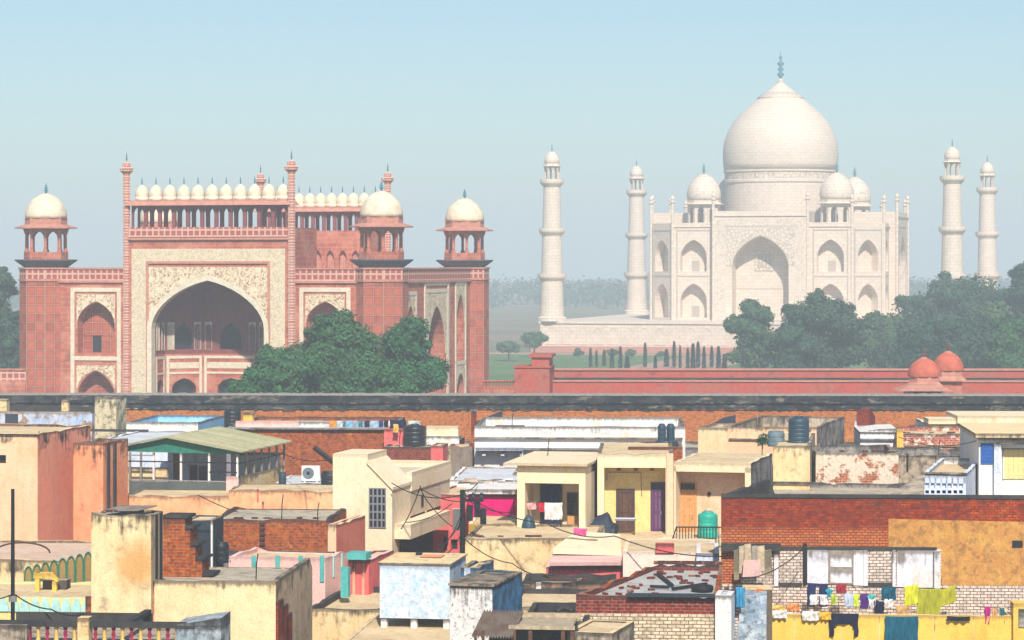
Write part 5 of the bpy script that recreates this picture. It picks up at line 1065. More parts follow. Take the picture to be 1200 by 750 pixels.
# things on the verandah floor
f = Fr(694, 117.6, 4); t = f.thing('covered_motorbike', 'motorbike under a dark blue cover beside the wooden table', 'motorbike', z=f.Z(626.8)); 
mb = MB(); n = 14
pr = [(0,.55),(.12,.75),(.3,.86),(.5,.90),(.68,.98),(.8,1.02),(.92,.90),(1.05,.62),(1.2,.35)]
vs = []
for x, h in pr: vs += [(x*.85, -.38, 0), (x*.85, -.30, h*.55), (x*.85, -.08, h), (x*.85, .08, h), (x*.85, .3, h*.55), (x*.85, .38, 0)]
fs = [(j*6+i, (j+1)*6+i, (j+1)*6+i+1, j*6+i+1) for j in range(len(pr)-1) for i in range(5)] + [tuple(range(5,-1,-1)), tuple(range((len(pr)-1)*6, len(pr)*6))]
mb.add(vs, fs).build('cover', plain('dark_blue_cover', (.02,.03,.06), .6, .4, 4), t, smooth=True)
for x in (.12, .9): MB().tube([(x,-.05,.28),(x,.05,.28)], .28, 16).build('wheel', M_IRON, t)
f = Fr(720.5, 117.6, 4); t = f.thing('table', 'wooden table with a pale top against the yellow verandah wall', 'table', z=f.Z(626.8)); w_ = f.X(745)-f.X(720.5); h_ = f.Z(608)-f.Z(626.8)
MB().box(0, w_, 0, .6, h_-.08, h_).build('tabletop', M_WHITEB, t)
lg = None
for x in (.04, w_-.1):
    for y in (.04, .5):
        if lg is None: lg = MB().box(0, .06, 0, .06, 0, h_-.08).build('leg', M_WOODBR, t, (x, y, 0))
        else: copy_of(lg, t, (x, y, 0))
MB().box(.1, w_-.1, .05, .08, h_*.3, h_*.36).build('stretcher', M_WOODBR, t)
t = tank('bright green water tank behind the black iron railing', 829.5, 629.5, 116.2, 23.5, 30, M_TANKGRN, ribs=3, lidr=.5)
m = MB(); r_ = .2; m.tube([(r_*math.cos(math.pi*i/8), 0, 1.02+.2*math.sin(math.pi*i/8)) for i in range(9)], .03, 6); m.build('pipe_arch', M_STEEL, t)
f = Fr(793, 112.5, 3); t = f.thing('iron_railing', 'black iron railing along the terrace in front of the green tank', 'railing', z=f.Z(643)); w_ = f.X(846); h_ = f.Z(617)-f.Z(643)
MB().box(0, w_, 0, .05, h_-.05, h_).box(0, w_, 0, .05, .05, .09).build('rails', M_IRON, t)
ba = None
for i in range(16):
    x = w_*i/15
    if ba is None: ba = MB().box(-.018, .018, .01, .045, .0, h_-.05).build('bar', M_IRON, t)
    else: copy_of(ba, t, (x, 0, 0))
MB().tube([(-.35,0,-.1),(0,.02,h_)], .03, 5).build('stay', M_IRON, t)
tp = house('terrace_platform', 'cream paved terrace in front of the verandah doors', 640, 850, 112.6, 3, 641, 6.6, M_CREAMC, M_CREAMC, M_CREAMC, M_ROOF, drop=.02, seed=35, cat='terrace')
# ------------------------------------------------------------------ town: brick house on the right
M_ = Fr(845, 104, 3); zs_ = None
B6 = house('dark_brick_house', 'big red brick house with an ochre patch and white doors facing the washing', 845, 1262, 104, 3, 580.5, 7.6, M_BRICK, M_BLACKDIRT_SHADE, M_BLACKDIRT_SHADE, M_ROOFG, drop=1.0, jit=.03, seed=36, group=HS, skew=.27, th=.24, noback=True)
part(B6, 'coping', M_BLACKDIRT_SHADE, 845, 1262, -.05, -.005, 584, 579.5)
# ochre plaster patch with an uneven edge
pts = [(1041,608),(1262,613),(1262,693),(1180,691.5),(1130,689.5),(1104,690),(1103,672),(1101,644),(1070,642),(1041,641)]
o = MB().yprism([(B6.X(a, -.03), B6.Z(b, B6.X(a))) for a, b in reversed(pts)], -.05, .0).build('plaster_patch', M_OCHRE, B6.t)
part(B6, 'vent_hole', M_VOID, 1186, 1198.5, -.06, -.03, 642, 633.5)
part(B6, 'whitewashed_base', M_BRICKWW, 868, 1103, -.10, -.002, 690, 643); part(B6, 'whitewashed_base', M_BRICKWW, 845, 1262, -.16, -.1, 760, 686)
part(B6, 'beam', M_BLACKDIRT_SHADE, 846, 1098, -.2, -.02, 644, 641)
def panel(p0, p1, hi, lo, mt, name='door', y=-.18): return part(B6, name, mt, p0, p1, y, -.1, lo, hi)
M_DOORW = plaster('chalky_white_door', (.74,.73,.76), (.66,.66,.72), stain=(.14,.10,.08), L=.6, blot=.4, bth=.58, amt=.85)
d1 = panel(946, 970.5, 643, 684, M_DOORW); part(B6, 'jamb', M_IRON, 941.5, 945.5, -.24, -.1, 686, 637, d1)
n1 = panel(970.6, 1000, 645, 685, M_WOODGREY, 'shelf_niche', -.2)
for hi, lo in ((650, 664.5), (668, 683)): part(B6, 'shelf_back', M_DOORW, 973, 998, -.22, -.2, lo, hi, n1)
d2 = panel(1003, 1016.5, 645, 687, M_DOORW); d3 = panel(1051, 1095, 645, 688.5, M_DOORW, 'door'); part(B6, 'jamb', M_DOORW, 1095, 1102, -.42, -.1, 690, 646, d3); part(B6, 'jamb', M_DOORW, 1046, 1049.5, -.3, -.1, 690, 645, d3)
part(B6, 'jamb', M_DOORW, 1000.2, 1002.8, -.26, -.1, 687, 645, d2)
for p0, p1 in ((913, 939), (1018, 1045)): q = panel(p0, p1, 643.5, 687, M_BRICKWW, 'bricked_window', -.12); part(B6, 'sill', M_BLACKDIRT_SHADE, p0-1, p1+1, -.22, -.1, 687, 683, q); part(B6, 'jamb', M_DOORW, p0-6, p0-1, -.24, -.1, 687, 645, q)
part(B6, 'painted_roof_shadow', M_BLACKDIRT_SHADE, 845, 915, -.4, -.28, 646, 637)  # black bar painted in for the shadow under the roof edge
# balcony in white behind it
f = house('white_balcony_house', 'small white house with a pierced balcony front behind the dark brick house', 1081, 1132, 122, 14, 555, -1150, M_WHITEB, M_WHITEB, M_WHITEP, M_ROOF, drop=.3, seed=37, group=HS, holes=tuple((1084+i*6.6, 1088.8+i*6.6, 560, 572, .12, 3 if 0 else 0) for i in range(7)) + tuple((1084.2+i*6.6, 1088.6+i*6.6, 574.5, 578.5, .25, 3) for i in range(7)))
part(f, 'coping', M_CAPDIRT, 1080, 1133, -.08, .1, 555.6, 553.8)
part(f, 'front_ledge', M_WHITEB, 1078, 1133, -.3, -.01, 585, 580)
leanto('thin slanted white wall running down to the brick house beside the pierced balcony', ((1040,581.5),(1083,581)), ((1076,557),(1084,556)), 116, 120, M_STAINED, th=.06)
# ------------------------------------------------------------------ yellow terrace with the washing
Y7 = house('yellow_terrace_house', 'yellow parapet house along the bottom edge with clothes drying over its wall', 884, 1188, 100.2, 3, 720, 3.3, M_YELLOWP, M_CREAMC, M_YELLOWP, M_ROOF, drop=.9, jit=.02, seed=38, group=HS, noback=True)
Yw = lambda px: Y7.Y0 - Y7.X(px)*Y7.s - .10
for px in (930, 985, 1030, 1095, 1140): part(Y7, 'joint', M_CREAMO, px, px+1, -.012, -.0, 760, 722)
part(Y7, 'side_parapet', M_YELLOWP, 1187.5, 1260, -.25, 0.6, 760, 707)
part(Y7, 'vent_block', M_GREYST, 1194, 1260, -.32, -.25, 735, 714)
WB = 'clothes spread over the yellow parapet'
cloth('sweater', 'dark navy sweater hung upside down over the yellow parapet', 'laundry', 972, 1006, 719, 746, Yw(990), (.015,.018,.045), 'hung_sweater', WB, seed=1); cloth('sheet', 'wide teal sheet hanging over the yellow parapet', 'laundry', 1037.5, 1076, 722, 760, Yw(1056)-.03, (.01,.10,.16), 'rect', WB, seed=2, nf=5)
for i, (a, b, c, d, col, nm) in enumerate(((902,922,715,724,(.76,.74,.72),'white folded cloth on the yellow parapet nearest the stair'),(940,960,716,727,(.78,.75,.70),'white cloth between the orange pieces on the yellow parapet'),(960,974,717,726,(.78,.46,.05),'amber cloth beside the dark navy sweater'),(905,920,709,716,(.74,.50,.14),'mustard cloth lying behind the first white one'),(922,937,707,716,(.70,.28,.10),'rust orange cloth lying on the yellow wall'),(1110,1137,722,727,(.02,.02,.035),'long black garment flat on the yellow wall'))):
    cloth('cloth', nm, 'laundry', a, b, c, d, Yw(b)-.04 if c > 714 else Yw(a)+.45, col, 'rect', WB, seed=20+i, slant=.02)
for i, (a, b, c, d, col, nm) in enumerate(((1154,1161,711,731,(.50,.02,.20),'magenta scarf hanging at the corner of the yellow wall'),(1163,1168,713,727,(.72,.38,.16),'peach scarf hanging beside the magenta one'),(1172,1177,713,730,(.02,.18,.20),'dark teal scarf hanging last along the yellow wall'))):
    cloth('scarf', nm, 'laundry', a, b, c, d, 99.75, col, 'rect', 'scarves on the corner line', seed=60+i, nf=2)
cable('line with scarves at the corner of the yellow wall', [(1146,711,99.8),(1186,712,99.8)], .012, .03, 'washing_line')
WL = 'washing on the line before the white doors'
cloth('jeans', 'dark blue trousers with pale hems on the line by the white door', 'laundry', 946, 970, 684, 711, 102.6, (.025,.03,.10), 'trousers', WL, seed=3); cloth('socks', 'white pair of socks pinned below the dark trousers', 'laundry', 949, 970, 697, 709, 102.5, (.75,.76,.80), 'trousers', WL, seed=4)
for i, (a, b, c, d, col, sh_, nm) in enumerate(((967,976,690,700,(.03,.35,.45),'short_shirt','small turquoise top on the line beside the trousers'),(974,980,697,708,(.45,.60,.05),'rect','lime green cloth below the turquoise top'),(980,992,684,695,(.36,.03,.05),'rect','dark red cloth on the line above the pile of washing'),(989,1002,695,712,(.50,.58,.74),'sari','pale blue cloth draped on the line'),(998,1009,696,711,(.62,.75,.06),'short_shirt','neon yellow top in the middle of the washing'),(1008,1018,696,713,(.10,.03,.22),'rect','purple cloth beside the neon yellow top'),(1016,1027,697,706,(.05,.45,.42),'short_shirt','aqua top above the white bundle'),(1018,1026,702,712,(.78,.72,.74),'sari','white bundle under the aqua top'),(1024,1037,704,720,(.02,.02,.06),'sari','black heap of cloth at the end of the line'),(1033,1050,688,703,(.01,.10,.16),'rect','dark teal towel on the line by the big white door'),(1036,1047,702,711,(.74,.72,.70),'rect','white towel below the dark teal one'))):
    cloth('washing', nm, 'laundry', a, b, c, d, 102.5-.03*i, col, sh_, WL, seed=70+i)
cloth('blouse', 'large olive yellow blouse spread wide on the line', 'laundry', 1074, 1102, 690, 726, 102.0, (.36,.36,.03), 'rect', WL, seed=5, nf=2, slant=-.02); 
cloth('sleeve_shawl', 'bright lime shawl hanging right beside the olive blouse', 'laundry', 1060, 1076, 688, 711, 101.9, (.60,.60,.03), 'rect', WL, seed=6, nf=1.2, slant=-.25); cloth('shawl', 'olive shawl pulled out sideways from the blouse', 'laundry', 1100, 1120, 692, 712, 102.05, (.42,.40,.03), 'rect', WL, seed=7, nf=1.2, slant=-.35); cloth('cloth', 'orange patterned cloth bundle below the lime shawl', 'laundry', 1050, 1066, 710, 722, 101.7, (.60,.36,.16), 'sari', WL, seed=8)
cable('clothes line in front of the white doors of the brick house', [(940,683,102.7),(1052,688,102.4),(1125,690,102.1)], .014, .02, 'washing_line')
# stair with clothes, left of the yellow wall
f = house('white_stair_pier', 'whitewashed pier between the brick roof and the clothes covered steps', 838, 857, 91.4, 10, 697, 1.3, M_WHITEP, M_WHITEP, M_STAINED, M_ROOFW, drop=.03, seed=39, cat='pier', side=M_BLUEPEEL)
M_STEPS = plaster('grey_blue_steps', (.56,.60,.64), (.24,.30,.37), stain=(.05,.07,.10), L=0, blot=.85, bth=.54, cs=2., bs=2.5)
st = Fr(868, 94.5, 6); t = st.thing('rooftop_steps', 'grey blue steps with clothes dropped over them beside the yellow wall', 'steps'); 
for i in range(4): MB().box(st.X(864+i*2), st.X(898), .4*i, .4*i+.4+(2 if i == 3 else 0), 0, st.Z(732-i*10)).build('step', M_STEPS, t)
bl = Fr(870, 97, 5); o = MB().box(0, bl.X(905), 0, 1.5, 0, bl.Z(691)).build('block', M_CREAMO, None, bl.loc(), -bl.a); tag(o, 'low cream block with an orange cloth on it behind the steps', 'block')
for i, (nm, a, b, c, d, col, sh_) in enumerate((('blue towel over the white pier',862,873,688,712,(.06,.30,.50),'rect'),('navy cloth over the pier beside the blue towel',853,862,691,716,(.02,.025,.06),'rect'),('orange cloth thrown over the low cream block',884,896,690,702,(.75,.16,.04),'short_shirt'),('black socks dangling beside the yellow wall',893,902,704,722,(.015,.015,.02),'trousers'),('white cloth spread over the low cream block',874,886,694,706,(.76,.73,.70),'rect'))): cloth('cloth', nm, 'laundry', a, b, c, d, 93.0 if i < 2 else 96.8 if i != 3 else 99.8, col, sh_, 'clothes on the steps', seed=90+i)
# heap of planks left of the doors
hp_ = []
rr = random.Random(12)
for i, (a, b, c, d, mt, nm) in enumerate(((866,873,640,672,M_PLANK,'first upright pale board in the heap of timber'),(872,881,638,664,M_PLANK,'tallest pale board in the heap of timber'),(881,888,640,662,M_WOODGREY,'grey board in the heap of timber'),(887,897,640,668,M_PLANK,'broad pale board in the heap of timber'),(896,905,645,676,M_CREAMO,'leaning cream panel at the end of the heap'),(870,892,657,676,M_PINKP,'pinkish panel leaning in front of the boards'),(860,866,645,680,M_CREAMO,'thin cream board at the start of the heap'))):
    p, q = at(a, d, 102.3-.1*i), at(b, c, 102.3-.1*i); w_, h_ = q.x-p.x, q.z-p.z; o = MB().hexa([(0,-.03,0),(w_,-.03,.03),(w_,.03,.03),(0,.03,0)], [(.1*w_,.27,h_*.96),(w_*.97,.27,h_),(w_*.97,.33,h_),(.1*w_,.33,h_*.96)]).build('board', mt, None, tuple(p)); tag(o, nm, 'board', 'heap of boards beside the white doors')
# ------------------------------------------------------------------ brick house with a whitewashed lower wall, bottom middle
N1 = house('half_white_brick_house', 'brick house with dark top courses, whitewashed lower wall and a littered roof', 675, 843, 92, 4, 697, 9.4, M_BRICKD, M_BRICKR, M_BRICKD, plaster('pale_cement_roof', (.50,.49,.47), (.40,.39,.38), L=0, blot=.4, bth=.56), drop=.22, jit=.05, seed=40, group=HS, skew=.27, skew2=.02, th=.2, side=M_BROWNSIDE)
part(N1, 'whitewashed_wall', M_BRICKW, 676, 842, -.06, -.004, 770, 719.5)
part(N1, 'eave_slab', M_TINDK_RECESS, 735, 838, -.25, .3, 700, 697.5)
rr = random.Random(31)
for i in range(46):
    u, v = rr.random(), rr.random()
    if v < .45 and u > .5: continue
    lx, ly = .5 + u*4.2, .8+v*7.8
    wx = lx + ly*(.27*(1-lx/N1.x1)+.02*lx/N1.x1); p = N1.loc(wx, ly, N1.zt-.22)
    o = MB().box(-.12,.12,-.06,.06,0,.075).build('loose_brick', M_BRICK if rr.random() < .7 else M_ORANGEP, None, p, rr.uniform(0,3)); tag(o, 'loose red brick lying on the pale littered roof', 'brick', 'loose bricks on the littered roof')
for i in range(16):
    p = N1.loc(2.7 + i*.155 + rr.uniform(-.03,.03), 9.28, N1.zt + .02); o = MB().box(-.15,.15,-.1,.1,0,.12).build('rim_brick', M_BRICK if i % 3 else M_ORANGEP, None, p, rr.uniform(-.4,.4)); tag(o, 'loose brick laid along the far rim of the littered roof', 'brick', 'bricks along the far roof rim')
for a, b, r_, nm in (((762,687),(784,688),.06,'dark pole lying level on the littered roof'),((771,672),(788,686),.07,'dark plank lying across the littered roof'),((788,690),(828,684),.06,'long black pole near the tyre'),((733,698),(785,698),.09,'black beam along the front edge of the littered roof')):
    A, B = N1, 0; za = N1.zt-.13
    Ya = (HC-za)*F/(a[1]-HY); Yb = (HC-za)*F/(b[1]-HY); P0, P1 = at(*a, Ya), at(*b, Yb); o = MB().tube([(0,0,0), tuple(P1-P0)], r_, 6).build('pole', M_IRON, None, tuple(P0)); tag(o, nm, 'pole')
Yt = (HC-N1.zt+.2)*F/(693-HY); p = at(823, 693, Yt); t = thing('tyre', 'black tyre lying flat on the littered roof', 'tyre', tuple(p))
MB().lathe(0, 0, [(.22,.02),(.36,.0),(.40,.07),(.40,.16),(.36,.22),(.22,.2),(.20,.1),(.22,.02)], 28).build('tread', M_IRON, t, smooth=True); MB().lathe(0, 0, [(.19,.03),(.2,.17)], 20).build('rim', M_TANKBLK, t)
# pink canopy and terraces behind it
f = house('pink_canopy_house', 'rose house under a pale pink canopy slab behind the littered roof', 640, 742, 108, 4, 664, 5, M_ROSE, M_PINKP, drop=.05, seed=41, group=HS)
def slab(name, label, A, B, C_, D, Y0, Y1, th, mt, cat='roof slab'):
    P4 = [at(*A, Y0), at(*B, Y0), at(*C_, Y1), at(*D, Y1)]; o0 = P4[0].copy(); q = [p-o0 for p in P4]
    o = MB().hexa([tuple(p-Vector((0,0,th))) for p in q], [tuple(p) for p in q]).build(name, mt, None, tuple(o0)); return tag(o, label, cat)
slab('canopy_slab', 'pale pink canopy slab jutting over the rose wall', (644,659),(733,658.5),(730,643),(650,643), 107.45, 111.8, .14, M_PINKP, 'canopy')
f = house('white_parapet_house', 'low plain white house front right of the pale pink canopy', 730, 838, 107, 4, 646, 5, plaster('plain_white_pink', (.82,.70,.62), (.78,.64,.56), L=.1, amt=.3, blot=.12), M_CREAMC, drop=.05, seed=42, group=HS)
f = house('small_white_house', 'small bluish white block between the white parapet and the timber heap', 816, 843, 105.8, 4, 648, 4, M_WHITEB, M_WHITEP, drop=.05, seed=43, group=HS)
leanto('cream wedge roof sloping up to the purple door terrace', ((648,642),(728,644)), ((676,622),(727,626)), 109.5, 112.5, M_CREAMC, th=.25); leanto('second cream wedge roof with a rose end beside the iron railing', ((733,645),(793,644)), ((778,629),(795,629)), 109.5, 113, M_CREAMC, th=.3)
o = part(f, 'rose_end', M_ROSE, 768, 790, .9, 1.3, 648, 637)
cloth('cloth', 'small pink cloth with green bits drying on the cream wedge roof', 'laundry', 672, 688, 619, 628, 111.8, (.70,.10,.30), 'sari', seed=55)
f = house('stained_cream_house', 'old cream wall house with black cracks left of the pink canopy', 545, 700, 111.5, 5, 630, 6, M_CREAMO, M_CAPDIRT, M_CREAMO, M_ROOF, drop=.12, jit=.04, seed=44, group=HS)
# ------------------------------------------------------------------ low dark walls and roofs, bottom middle
f = house('mouldy_wall_house', 'low black mouldy brown walled yard in front of the stained cream house', 612, 720, 104, 4, 681, 2.5, plaster('mouldy_brown', (.34,.22,.16), (.24,.17,.14), stain=(.02,.02,.022), L=.7, blot=.75, bth=.5, amt=1), M_BLACKDIRT_SHADE, M_BLACKDIRT_SHADE, M_ROOFG, drop=.3, jit=.05, seed=45, group=HS)
part(f, 'white_post', M_WHITEP, 628, 634, -.15, .0, 705, 683); part(f, 'grey_post', M_STAINED, 613, 621, -.1, .0, 705, 685)
f = house('flat_cream_roof_house', 'flat cream roof with a black low rim between the blue tank and the brick house', 596, 690, 98, 4, 712, 6, M_CREAMO, M_BLACKDIRT_SHADE, M_BLACKDIRT_SHADE, M_ROOF, drop=.22, jit=.03, seed=46, group=HS)
f = house('black_rim_roof_house', 'black rimmed dark yard at the foot of the half white brick house', 612, 688, 90.5, 5, 727, 5, M_STAINED, M_BLACKDIRT_SHADE, M_BLACKDIRT_SHADE, M_BLACKDIRT_SHADE, drop=.4, jit=.03, seed=47, group=HS)
f = house('green_grey_wall', 'olive grey slanted wall end at the bottom edge before the white bricks', 664, 718, 86, 16, 741, 3.0, M_STAINED, M_CREAMO, M_STAINED, M_ROOF, drop=.05, jit=.0, seed=48, cat='wall')
p = at(690, 722, 95); o = MB().tube([(-.3,0,0),(-.1,.1,.12),(.1,.05,.1),(.3,-.05,.02)], .1, 6).build('rag_heap', M_BLACKDIRT_SHADE, None, tuple(at(662, 717, 93.5))); tag(o, 'small black heap of rags on the flat cream roof', 'rags')
# timber shed
f = Fr(556, 84, 6); t = f.thing('timber_shed', 'rickety timber shed with a corrugated tin awning at the bottom edge', 'shed'); zt_ = f.Z(735)
m = MB(); n = 15; x1 = f.X(604)
vs = []
for i in range(n*4+1):
    x = x1*i/(n*4); w_ = .045*math.sin(i*math.pi/2); vs += [(x, -.9, f.Z(741)+w_), (x+.12, 1.6, f.Z(723)+w_), (x, -.9, f.Z(741)+w_-.02), (x+.12, 1.6, f.Z(723)+w_-.02)]
m.add(vs, [q for i in range(n*4) for q in ((4*i,4*i+4,4*i+5,4*i+1), (4*i+2,4*i+3,4*i+7,4*i+6), (4*i,4*i+2,4*i+6,4*i+4))]); m.build('awning', M_TIN, t)
for px in (557, 566, 603): x = f.X(px, -.85); MB().box(x-.04, x+.04, -.85, -.77, 0, f.Z(741, x, -.85)+.05).build('post', M_WOODBR, t)
x2 = f.X(674); MB().box(x1-.2, x2, -.2, .0, f.Z(735)-.02, f.Z(733)+.04).box(x1, x2, 2.2, 2.4, f.Z(735)+.02, f.Z(732)+.1).build('beam', M_PLANK, t)
for px in (622, 660, 671): x = f.X(px); MB().box(x-.06, x+.06, -.15, -.03, 0, zt_-.04).build('post', M_WOODBR, t)
MB().box(x1, x2-.1, .05, 2.2, zt_-.02, zt_+.06).build('deck', M_PLANK, t); MB().box(.2, x2-.1, 2.3, 2.36, 0, zt_-.1).build('back_wall', M_BLACKDIRT_SHADE, t)
# specked white block with blue side
f = house('specked_block', 'white block freckled with black mould and with a dirty blue side', 527, 577, 88, 13, 686, -612, M_SPECK, M_CAPDIRT, M_BLUEWALL, M_CAPDIRT, drop=.06, jit=.04, seed=49, group=HS, side=M_BLUEWALL)
part(f, 'cap_slab', M_CAPDIRT, 525, 578.5, -.1, 3.0, 687, 684.5)
f = house('blue_lean_block', 'narrow blue grey block tucked behind the peeling blue water tank', 540, 562, 96, 12, 664, 2.4, M_BLUEWALL, M_CAPDIRT, M_BLUEWALL, drop=.1, jit=.05, seed=50, group=HS); part(f, 'blue_panel', M_BLUEPEEL, 544, 551, -.06, -.005, 678, 666)
# peeling blue concrete tank on feet
f = Fr(445, 96, 9); x1 = f.X(527); d_ = f.D(546, x1); z0, z1 = f.Z(724), f.Z(661)
t = f.thing('concrete_tank', 'boxy concrete water tank with peeling blue wash standing on short feet', 'water tank', z=f.Z(736)); bz = f.Z(736)
m = MB().box(0, x1, 0, d_, z0-bz, z1-bz); m.build('body', [M_BLUEPEEL], t, org=(0, 0, z1-bz))
MB().box(-.06, x1+.06, -.06, d_+.06, z1-bz, z1-bz+.06).build('lid_slab', M_CREAMO, t); MB().box(x1*.45, x1*.75, d_*.5, d_*.75, z1-bz+.06, z1-bz+.10).build('hatch', M_ORANGEP, t); MB().box(x1*.32, x1*.40, d_*.75, d_*.85, z1-bz+.06, z1-bz+.14).build('vent_cap', M_IRON, t)
for x in (.03, x1*.44, x1-.25):
    for y in (.05, d_-.3): MB().box(x, x+.22, y, y+.25, 0, z0-bz-.005).build('foot', M_WHITEP, t)
# flat roofs round the tank
f = house('flat_roof_house', 'wide flat cream roof house on which the peeling blue tank stands', 350, 566, 84, 6, 797, 16, M_CREAMO, M_ROOF, M_CREAMO, M_ROOF, drop=.03, seed=51, group=HS)

f = house('kerbed_roof_house', 'flat roof with a black kerb below the pink and turquoise house', 362, 447, 100, 8, 713, 7, M_CREAMO, M_BLACKDIRT_SHADE, M_BLACKDIRT_SHADE, M_ROOF, drop=.25, jit=.02, seed=52, group=HS)
f = house('low_brick_shed', 'low red brick shed wall between the cream wall and the kerbed roof', 360, 398, 106, 5, 675, 4, M_BRICK, M_CAPDIRT, M_BRICK, M_ROOFG, drop=.15, jit=.04, seed=53, group=HS)
# pink and turquoise house
f = house('pink_turquoise_house', 'pale pink house with turquoise corner strips and a small turquoise awning', 268, 381, 104.5, 14, 652, -409, M_PINKP, M_PINKP, M_PINKP, M_ROOF, drop=.2, noback=True, seed=54, group=HS, side=M_PINKP)
for px in (297, 325, 352, 377): part(f, 'strip', M_TURQ, px-2.3, px+2.6, -.05, -.002, 682, 651.5)
for px in (390, 400): y_ = f.D(px, f.x1); MB().box(f.x1+.002, f.x1+.04, y_, y_+.15, f.Z(676), f.zt-.05).build('strip', M_TURQL, f.t)
part(f, 'tree_mural', M_TURQ, 399, 408, -.2, .1, 700, 665)
f = house('rose_wall_house', 'rose walled passage house with a turquoise awning beside the cream tower', 408, 432, 106, 12, 656, 4, M_ROSE, M_PINKP, drop=.1, seed=55, group=HS)
part(f, 'awning', M_TURQ, 406, 429, -.7, .1, 656, 648); part(f, 'pilaster', M_SALMON, 413, 416, -.1, -.0, 705, 657); part(f, 'pilaster', M_SALMON, 424, 427, -.1, -.0, 705, 657)
# unfinished brick house and peach red house behind it
f = house('unfinished_brick_house', 'unfinished brick house with toothed brick ends behind the pink and turquoise house', 246, 384, 112, 4, 608.5, 6, M_BRICKR, M_BLACKDIRT_SHADE, M_BRICKR, M_ROOFG, drop=.15, jit=.05, seed=56, group=HS, noback=True)
for i in range(6):
    for px in (304, 383.5): part(f, 'toothing', M_BRICKD, px, px+6, -.13, -.003, 645-i*6, 642-i*6)
MB().tube([(f.X(255,-.1),-.1,f.Z(640)),(f.X(255,-.1),-.1,f.Z(614))], .035, 6).build('steel_rod', M_IRON, f.t)
f = house('peach_red_house', 'peach fronted house with a faded red side wall left of the cream tower', 384, 394, 111, 14, 614, -428, M_PEACH, M_PEACH, M_ROSE, M_ROOF, drop=.2, seed=57, group=HS, side=plaster('faded_red_side', (.66,.26,.20), (.56,.20,.16), L=.3, blot=.3))
# ------------------------------------------------------------------ big cream house, bottom left
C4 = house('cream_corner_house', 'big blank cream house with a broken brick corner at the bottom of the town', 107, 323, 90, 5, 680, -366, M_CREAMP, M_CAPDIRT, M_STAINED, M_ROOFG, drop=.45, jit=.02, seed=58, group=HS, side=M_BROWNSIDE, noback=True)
y_ = C4.D(334, C4.x1)
for i, (za, yq) in enumerate(((706, 0), (712, .9), (722, 1.7))):
    MB().box(C4.x1-.02, C4.x1+.09, yq+.02, min(yq+1.1, C4.d-.05), 0, C4.Z(za, C4.x1, yq)).build('broken_corner', M_BRICK, C4.t)
part(C4, 'crack_pipe', M_ORANGEP, 179.3, 180.6, -.03, -.001, 760, 681)
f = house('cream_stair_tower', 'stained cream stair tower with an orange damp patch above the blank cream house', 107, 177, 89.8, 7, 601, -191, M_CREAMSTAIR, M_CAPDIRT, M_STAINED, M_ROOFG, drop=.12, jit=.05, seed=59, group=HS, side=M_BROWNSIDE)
for px in (182, 187): y_ = f.D(px, f.x1); MB().box(f.x1+.001, f.x1+.07, y_, y_+.12, C4.zt-.4, f.zt-.1).build('drain_pipe', M_IRON, f.t)
MB().hexa([(.3,.3,f.zt+.02),(f.x1-.5,.2,f.zt+.05),(f.x1-.1,1.2,f.zt+.12),(.7,1.3,f.zt+.10)], [(.3,.3,f.zt+.05),(f.x1-.5,.2,f.zt+.08),(f.x1-.1,1.2,f.zt+.16),(.7,1.3,f.zt+.14)]).build('loose_sheet', M_TIN, f.t)
sx = Fr(199, 94.5, 8); t = sx.thing('brick_stair', 'broken brick stair with dark treads leading up behind the cream stair tower', 'stair')
for px0_, px1_, py in ((190,217,607),(217,223,619),(223,229,639),(229,237,655),(237,246,674)): MB().box(sx.X(px0_), sx.X(px1_)-.004, 0, 1.0, 0, sx.Z(py)).build('step', M_BRICKR, t); MB().box(sx.X(px0_), sx.X(px1_)+.12, -.05, 1.05, sx.Z(py)+.002, sx.Z(py)+.1).build('tread', M_BLACKDIRT_SHADE, t)
f = house('dark_recess_block', 'blue black block standing in for the dark recess behind the broken brick stair', 214, 247, 97.5, 6, 610, 2.2, M_TINDK_RECESS, M_CAPDIRT, drop=.05, seed=60, cat='roof room', holes=((221,228,621,638,.3,3),)); part(f, 'white_pipe', M_WHITEP, 247, 249, -.15, -.05, 668, 609)  # solid dark block, the recess's darkness is put into its colour
tank('black water tank with a pipe between the brick stair and the unfinished brick house', 259.5, 659, 98.5, 18, 24, M_TANKBLK, 'black roof tanks', ribs=3, lidr=.7)
cl = Fr(247, 99, 5); t = cl.thing('standpipe', 'thin white standpipe with a tap beside the black tank', 'pipe', z=C4.zt-.4); MB().tube([(0,0,0),(0,0,1.0)], .03, 6).build('pipe', M_WHITEP, t); MB().tube([(-.15,0,.75),(.3,0,.85)], .025, 6).build('tap', M_STEEL, t)
